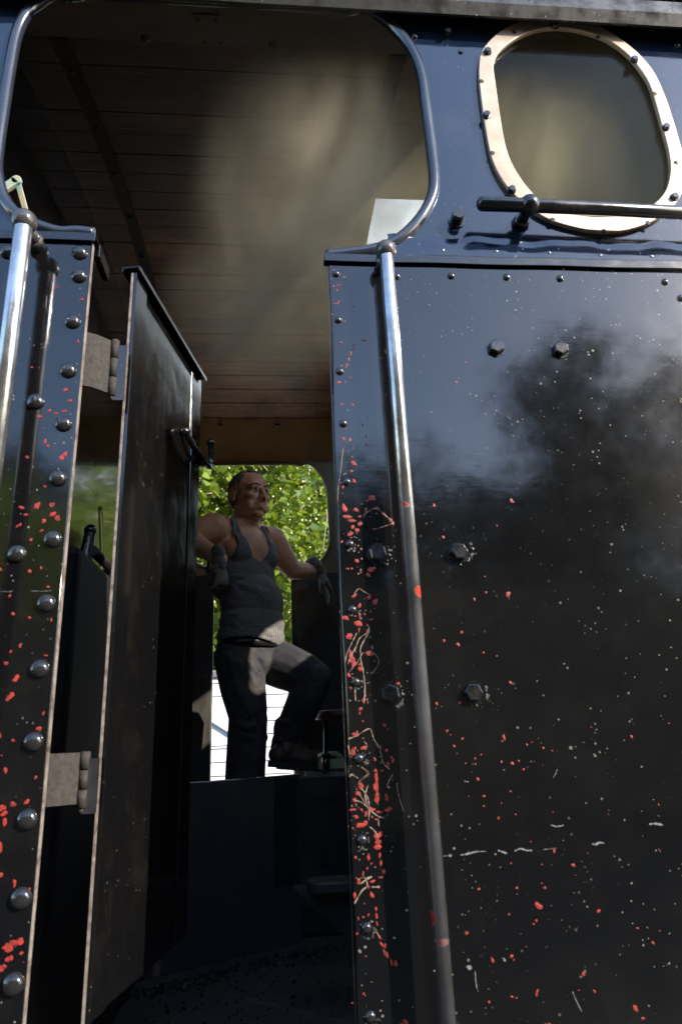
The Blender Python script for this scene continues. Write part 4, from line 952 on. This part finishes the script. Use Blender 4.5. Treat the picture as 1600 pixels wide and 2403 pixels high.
for s_ in (-1, 1):
    bm = bmesh.new(); cap_chain(bm, [H(.0895, s_*.012, .0250), H(.0880, s_*.026, .0285), H(.0700, s_*.046, .0230)], [.0024, .0030, .0020], 8)
    bmobj('eyebrow', bm, M['brow'], man)
    bm = bmesh.new(); ball(bm, H(.0745, s_*.0285, .0074), .0112, 20, 14); e_ = bmobj('eye', bm, M['eye'], man)
    bm = bmesh.new(); ball(bm, H(.0745, s_*.0285, .0074) + (HF*1 + HU*.02).normalized()*.0076, .0060, 16, 12); bmobj('iris', bm, M['iris'], e_)
# gloves with separate fingers
def glove(wrist, hd, side, palmn, spread=.0085, curl=.5, scale=1.0, tuck=1.0):
    """hd: direction of the fingers, side: towards the thumb, palmn: palm normal"""
    hd = hd.normalized(); palmn = (palmn - hd*palmn.dot(hd)).normalized(); side = (side - hd*side.dot(hd) - palmn*side.dot(palmn)).normalized()
    bm = bmesh.new(); bs_ = (hd, side, palmn)
    c = wrist
    cap_chain(bm, [c - hd*.035, c, c + hd*.02], [.040*scale, .036*scale, .034*scale])
    add_ell(bm, c + hd*.055, (.050*scale, .044*scale, .021*scale), bs_); add_ell(bm, c + hd*.078, (.028*scale, .043*scale, .018*scale), bs_)
    L_ = [.072, .080, .076, .060]
    for i in range(4):
        off = (1.5 - i)*.0215*scale; b0 = c + hd*.088*scale + side*off
        th = 0; p = b0; pts = [p]; d = hd
        for j in range(3):
            th += curl*(.55 + .25*j); dv = hd*math.cos(th) + palmn*math.sin(th) + side*(.10*(1.5-i))
            p = p + dv.normalized()*L_[i]*(.45, .32, .25)[j]*scale; pts.append(p)
        cap_chain(bm, pts, [.0118*scale, .0112*scale, .0105*scale, .0092*scale], 10)
    t0 = c + hd*.028 + side*.032*scale; t1 = t0 + (hd*.55 + side*.6*tuck + palmn*.5).normalized()*.036*scale; t2 = t1 + (hd*.8 + side*.15*tuck + palmn*.6).normalized()*.030*scale
    cap_chain(bm, [t0, t1, t2], [.016*scale, .0135*scale, .011*scale], 10)
    return fuse('glove', bm, .0034, 2, M['glove'], man)
glove(WR + Vector((.004,-.006,-.018)), (at(526,1400,1.55) - WR), Vector((.55, -.6, .1)), Vector((-.6, .5, 0)), curl=.62, scale=.74, tuck=.15)
WLg = WL + Vector((.012, .0, .0))
glove(WLg, (at(775,1385,2.14) - WLg), Vector((-.75, -.25, -.6)), Vector((-.35, .35, -.8)), curl=.45)
# boots
def boot(heel, toe, ankle, up_=UP):
    f = (toe - heel); Lb = f.length; f.normalized(); f = f.normalized(); s_ = f.cross(up_).normalized(); u = s_.cross(f).normalized()
    bs_ = (f, s_, u); bm = bmesh.new()
    add_ell(bm, heel + f*.05 + u*.045, (.052, .038, .040), bs_); add_ell(bm, heel + f*(Lb*.55) + u*.042, (.085, .043, .034), bs_)
    add_ell(bm, heel + f*(Lb-.055) + u*.036, (.058, .045, .030), bs_)
    cap_chain(bm, [heel + f*.065 + u*.06, ankle + up_*.02, ankle + up_*.07], [.045, .047, .050])
    cap_chain(bm, [heel + f*.10 + u*.080, heel + f*(Lb*.62) + u*.052], [.034, .030])
    o = fuse('boot', bm, .0045, 3, M['boot'], man)
    bm = bmesh.new(); out = []
    for k in range(28):
        t = 2*math.pi*k/28; x = .5 - .5*math.cos(t); w = (.040 + .008*math.sin(math.pi*min(1, x*1.1))*(1 if x > .4 else .3))
        out.append(heel + f*(x*Lb) + s_*(w*math.copysign(abs(math.sin(t))**.6, math.sin(t))))
    a = [bm.verts.new(p - u*.0) for p in out]; b_ = [bm.verts.new(p + u*.022) for p in out]
    bm.faces.new(a[::-1]); bm.faces.new(b_)
    for k in range(28): bm.faces.new((a[k], a[(k+1)%28], b_[(k+1)%28], b_[k]))
    for i in range(8):
        x = .04 + i*Lb*.12
        c = heel + f*x; box_v = [c + f*dx + s_*sx + u*du for dx in (0,.014) for sx in (-.036,.036) for du in (-.006,.004)]
        bmesh.ops.convex_hull(bm, input=[bm.verts.new(p) for p in box_v])
    bmesh.ops.recalc_face_normals(bm, faces=bm.faces); bmobj('sole', bm, M['sole'], o)
    return o
hl_ = at(628, 1808, 1.76); hl_.z = 1.530; tl_ = at(745, 1813, 1.80); tl_ = Vector((tl_.x, 1.80, 1.510))
boot(hl_, tl_, at(672, 1752, 1.80))
boot(Vector((AR.x-.05, AR.y+.07, 1.006)), Vector((AR.x+.11, AR.y-.15, 1.006)), AR)

# ------------------------------------------------------------------ outside: lime tree, darker trees, white shed
def leaf_mesh(cents, sizes, rng, droop=.5):
    n = len(cents)
    # a heart-shaped leaf of 7 points, folded on its midrib
    sh = np.array([(0,0,0),(.30,.42,.10),(.75,.36,.09),(1.10,0,-.06),(.75,-.36,.09),(.30,-.42,.10),(.55,0,-.02)])
    fa = np.array([(0,6,1),(1,6,2),(2,6,3),(3,6,4),(4,6,5),(5,6,0)])
    az = rng.uniform(0, 2*np.pi, n); pit = rng.normal(-droop, .55, n); rol = rng.normal(0, .7, n)
    fwd = np.stack([np.cos(az)*np.cos(pit), np.sin(az)*np.cos(pit), np.sin(pit)], 1); sd = np.stack([-np.sin(az), np.cos(az), 0*az], 1); up_ = np.cross(fwd, sd)
    sd2 = sd*np.cos(rol)[:,None] + up_*np.sin(rol)[:,None]; up2 = np.cross(fwd, sd2)
    V = cents[:,None,:] + sizes[:,None,None]*(sh[None,:,0:1]*fwd[:,None,:] + sh[None,:,1:2]*sd2[:,None,:] + sh[None,:,2:3]*up2[:,None,:])
    Fc = (np.arange(n)*7)[:,None,None] + fa[None]
    return V.reshape(-1,3), Fc.reshape(-1,3)
def mesh_np(name, V, Fc, mat_, parent):
    me = bpy.data.meshes.new(name); me.vertices.add(len(V)); me.vertices.foreach_set('co', V.astype('f').ravel())
    me.loops.add(Fc.size); me.loops.foreach_set('vertex_index', Fc.astype('i').ravel()); me.polygons.add(len(Fc))
    me.polygons.foreach_set('loop_start', np.arange(0, Fc.size, 3, dtype='i')); me.polygons.foreach_set('loop_total', np.full(len(Fc), 3, 'i')); me.update(); me.validate()
    return link(name, me, mat_, parent)
def tree(name, base, h, crown_c, crown_r, nclump, nleaf, size, lm, label, seed, group=None, flowers=False, clump=.32):
    rng = np.random.default_rng(seed); base = Vector(base); cc = np.array(crown_c, float); rr = np.array(crown_r, float)
    root = empty(name, base, label, 'tree', group)
    d = rng.normal(size=(nclump, 3)); d /= np.linalg.norm(d, axis=1)[:,None]; rad = rng.uniform(.35, 1, nclump)**.6
    cl = cc + d*rad[:,None]*rr
    bm = bmesh.new(); topz = cc[2] + rr[2]*.6; trunk = [base + Vector((0,0,-.1)), base + Vector((.05,.02,h*.25)), Vector((cc[0]*.4+base.x*.6, cc[1]*.4+base.y*.6, h*.5)), Vector((cc[0], cc[1], topz))]
    tp = smooth_path(trunk, 6); rt = .035*h
    tube(bm, tp, [rt*(1 - .85*i/(len(tp)-1)) for i in range(len(tp))], 10)
    for c in cl[:90]:
        i = int(rng.uniform(.35, .9)*(len(tp)-1)); a = tp[i]; c = Vector(c); m_ = a.lerp(c, .5) + Vector(rng.normal(0, .12, 3))
        pp = smooth_path([a, m_, c], 4); tube(bm, pp, [rt*.22*(1 - .85*k/(len(pp)-1)) for k in range(len(pp))], 6)
    bmobj('trunk', bm, M['bark'], root)
    per = nleaf // nclump
    ce = np.repeat(cl, per, axis=0) + rng.normal(size=(nclump*per, 3))*np.array([clump, clump, clump*.6])
    sz = rng.uniform(.7, 1.25, len(ce))*size
    V, Fc = leaf_mesh(ce, sz, rng); mesh_np('crown', V, Fc, lm, root)
    if flowers:
        nf = 14000; idx = rng.integers(0, len(ce), nf); fc = ce[idx] + rng.normal(size=(nf,3))*.03
        V, Fc = leaf_mesh(fc, np.full(nf, .021), rng); mesh_np('blossom', V, Fc, M['flower'], root)
    return root
M['twig'] = mat('pale_twig', (.30,.25,.16), .8)
lime = tree('lime_tree', (-2.6, 6.6, 0), 6.5, (-1.1, 5.8, 3.5), (1.9, 1.2, 2.0), 110, 17000, .084, M['leaf'], 'sunlit yellow-green lime tree in blossom behind the man', 11, None, True, .26)
for pts in ([(462,1118),(500,1090),(535,1072),(575,1058)], [(575,1060),(600,1076),(628,1074),(660,1066)], [(448,1163),(490,1158),(545,1158)], [(598,1074),(612,1088),(628,1104)], [(768,1205),(762,1250),(757,1295)], [(455,1090),(470,1110),(478,1150)], [(690,1330),(672,1290),(668,1250)]):
    bm = bmesh.new(); P_ = smooth_path([at(p[0], p[1], 4.75 + .06*i) for i, p in enumerate(pts)], 5); tube(bm, P_, [.010 - .006*i/len(P_) for i in range(len(P_))], 6); bmobj('branch', bm, M['twig'], lime)
tree('broadleaf_tree', (.9, 9.6, 0), 7.5, (.6, 9.2, 4.2), (2.9, 1.4, 3.0), 150, 18000, .12, M['leafdark'], 'darker leafy tree in shade behind and right of the lime tree', 5, 'trees beyond the far doorway')
tree('broadleaf_tree', (-3.6, 11, 0), 8.5, (-3.4, 10.6, 4.6), (3.2, 1.4, 3.6), 120, 13000, .14, M['leafdark'], 'dark leafy tree far back at the left of the lime tree', 6, 'trees beyond the far doorway')
# trees that stand behind the photographer and mirror in the paint
spots = [(-6.5,-15,9.0,.9),(-3.0,-16,8.0,1.),(.6,-15,8.0,1.),(3.9,-15,8.8,1.0),(7.9,-15,12.6,.72),(12.0,-15.5,12.4,.9),(-10.5,-17,10,1.2)]
for i, (x, y_, h, k) in enumerate(spots):
    tree('broadleaf_tree', (x, y_, 0), h*.8, (x, y_, h*.55), (2.3*k, 1.6, h*.43), 70, 7000, .22, M['leafdark'], ['tall', 'slender', 'bushy', 'spreading', 'tallest', 'rounded', 'broad'][i] + ' dark tree in the row behind the photographer, ' + ['left end but one', 'third from left', 'middle', 'fifth from left', 'right end but one', 'right end', 'left end'][i], 20+i, 'row of trees behind the photographer', clump=.55)
tree('slender_tree', (-2.9, -5.6, 0), 3.4, (-2.9, -5.6, 3.4), (.70, .5, .55), 45, 6000, .07, M['leafglow'], 'bright green young tree mirrored in the left door pillar', 44, clump=.22)

rng_ = np.random.default_rng(9); hd_ = empty('hedge', (0, -12.4, 0), 'long dark hedge behind the photographer, added unseen to darken the reflection in the paint', 'hedge')  # added out of view to close the bright gap mirrored below the trees
hc = np.stack([rng_.uniform(-14, 16, 16000), rng_.uniform(-12.8, -12.0, 16000), rng_.uniform(0, 4.6, 16000)**1.0], 1)
V_, F_ = leaf_mesh(hc, rng_.uniform(.12, .22, 16000), rng_); mesh_np('foliage', V_, F_, M['leafdark'], hd_)
bm = bmesh.new(); box(bm, (-14, -12.7, 0), (16, -12.2, 4.3)); bmobj('branches', bm, M['bark'], hd_)
shed = empty('white_shed', (0, 5.2, 0), 'low white weatherboarded shed with slanting trim, seen through the far doorway', 'shed')
YS = 4.7; zt_ = 2.10
bm = bmesh.new(); z = 0.0; nb = 0
while z < zt_ - .01:
    h = .098
    v = [bm.verts.new(p) for p in ((-2.2,YS-.018,z+.003),(1.4,YS-.018,z+.003),(1.4,YS-.003,z+h-.001),(-2.2,YS-.003,z+h-.001),(-2.2,YS,z),(1.4,YS,z),(1.4,YS+.02,z+h),(-2.2,YS+.02,z+h))]
    for f in ((0,1,2,3),(4,5,1,0),(3,2,6,7),(1,5,6,2),(4,0,3,7)): bm.faces.new([v[k] for k in f])
    z += h
bmesh.ops.recalc_face_normals(bm, faces=bm.faces); bmobj('wall', bm, M['board'], shed)
bm = bmesh.new(); box(bm, (-2.2, YS+.03, 0), (1.4, YS+1.3, zt_)); bmobj('shed_body', bm, M['board'], shed)
bm = bmesh.new(); box(bm, (-2.35, YS-.04, zt_+.002), (1.5, YS+1.4, zt_+.05)); bmobj('roof', bm, M['roofing'], shed)
def plank(bm, a, b_, w, th):
    a, b_ = Vector(a), Vector(b_); t = (b_-a).normalized(); n = Vector((-t.z, 0, t.x))*w/2; y_ = Vector((0, th, 0))
    v = [bm.verts.new(p) for p in (a-n, b_-n, b_+n, a+n, a-n+y_, b_-n+y_, b_+n+y_, a+n+y_)]
    for f in ((0,1,2,3),(7,6,5,4),(0,4,5,1),(1,5,6,2),(2,6,7,3),(3,7,4,0)): bm.faces.new([v[k] for k in f])
bm = bmesh.new()
a = at(470, 1665, YS-.06); b_ = at(560, 1722, YS-.06); plank(bm, a, b_, .06, .04)
a = at(485, 1670, YS-.05); b_ = at(548, 1632, YS-.05); plank(bm, a, b_, .02, .02)
q0 = at(470, 1720, YS-.035); q1 = at(520, 1752, YS-.035)
bmesh.ops.recalc_face_normals(bm, faces=bm.faces); bmobj('slanting_trim', bm, M['board'], shed)
bm = bmesh.new(); p0 = at(470,1690,YS-.03); p1 = at(545,1748,YS-.03)
box(bm, (p0.x, YS-.028, at(500,1750,YS).z), (at(560,1700,YS).x, YS-.019, at(500,1640,YS).z)); bmobj('gusset_panel', bm, M['board'], shed)

# ------------------------------------------------------------------ steam drifting in the cab
bm = bmesh.new(); box(bm, (-.50, .02, 1.95), (1.22, 2.0, 3.05))
m = bpy.data.materials.new('steam'); m.use_nodes = True; t = m.node_tree; t.nodes.remove(t.nodes['Principled BSDF'])
vol = t.nodes.new('ShaderNodeVolumePrincipled'); vol.inputs['Color'].default_value = (1.0,.88,.66,1); vol.inputs['Anisotropy'].default_value = 0
class G2(G):
    def __init__(s, m): s.m = m; s.t = m.node_tree; s.b = None; s.tc = s.t.nodes.new('ShaderNodeTexCoord')
g = G2(m)
warp = g.noise(3.4, 9, .66, g.map((1.5, 1.0, .8), (0, -.62, 0)), 1.2)
wisps = g.math('POWER', g.ramp(warp, .34, .80), 1.35)
def blobf(c, r_):
    x = g.n('ShaderNodeVectorMath', operation='SUBTRACT'); x.inputs[1].default_value = c; g.l(g.tc.outputs['Object'], x.inputs[0])
    y_ = g.n('ShaderNodeVectorMath', operation='DIVIDE'); y_.inputs[1].default_value = r_; g.l(x.outputs[0], y_.inputs[0])
    z_ = g.n('ShaderNodeVectorMath', operation='LENGTH'); g.l(y_.outputs[0], z_.inputs[0]); return g.ramp(z_.outputs['Value'], .15, 1, 1, 0)
env = g.math('MAXIMUM', g.math('MAXIMUM', blobf((.16, .36, 2.76), (.38, .40, .38)), blobf((-.02, .48, 2.60), (.26, .28, .20))), blobf((.66, .20, 2.84), (.42, .34, .46)))
den = g.math('MULTIPLY', g.math('MULTIPLY', g.math('ADD', wisps, .10), g.math('POWER', env, 1.25)), 16.0)
t.links.new(den, vol.inputs['Density']); t.links.new(vol.outputs[0], t.nodes['Material Output'].inputs['Volume'])
ms_ = m
bm2 = bmesh.new(); box(bm2, (.34, -.36, 1.35), (1.15, -.075, 2.45))
m2_ = bpy.data.materials.new('outside_steam'); m2_.use_nodes = True; t2 = m2_.node_tree; t2.nodes.remove(t2.nodes['Principled BSDF'])
v2 = t2.nodes.new('ShaderNodeVolumePrincipled'); v2.inputs['Color'].default_value = (.95,.88,.74,1)
g = G2(m2_); wv_ = g.ramp(g.noise(2.6, 5, .6, g.map((1, .6, .8), (0, .5, 0)), 1.4), .45, .78)
en_ = blobf((.74, -.22, 1.98), (.36, .14, .46))
t2.links.new(g.math('MULTIPLY', g.math('MULTIPLY', g.math('ADD', wv_, .1), en_), 1.1), v2.inputs['Density']); t2.links.new(v2.outputs[0], t2.nodes['Material Output'].inputs['Volume'])
tag(bmobj('drifting_steam', bm2, m2_), 'faint wisp of steam drifting past the black side sheet', None, None, 'stuff')
steam = bmobj('steam', bm, ms_); tag(steam, 'thin steam drifting under the cab ceiling', None, None, 'stuff')
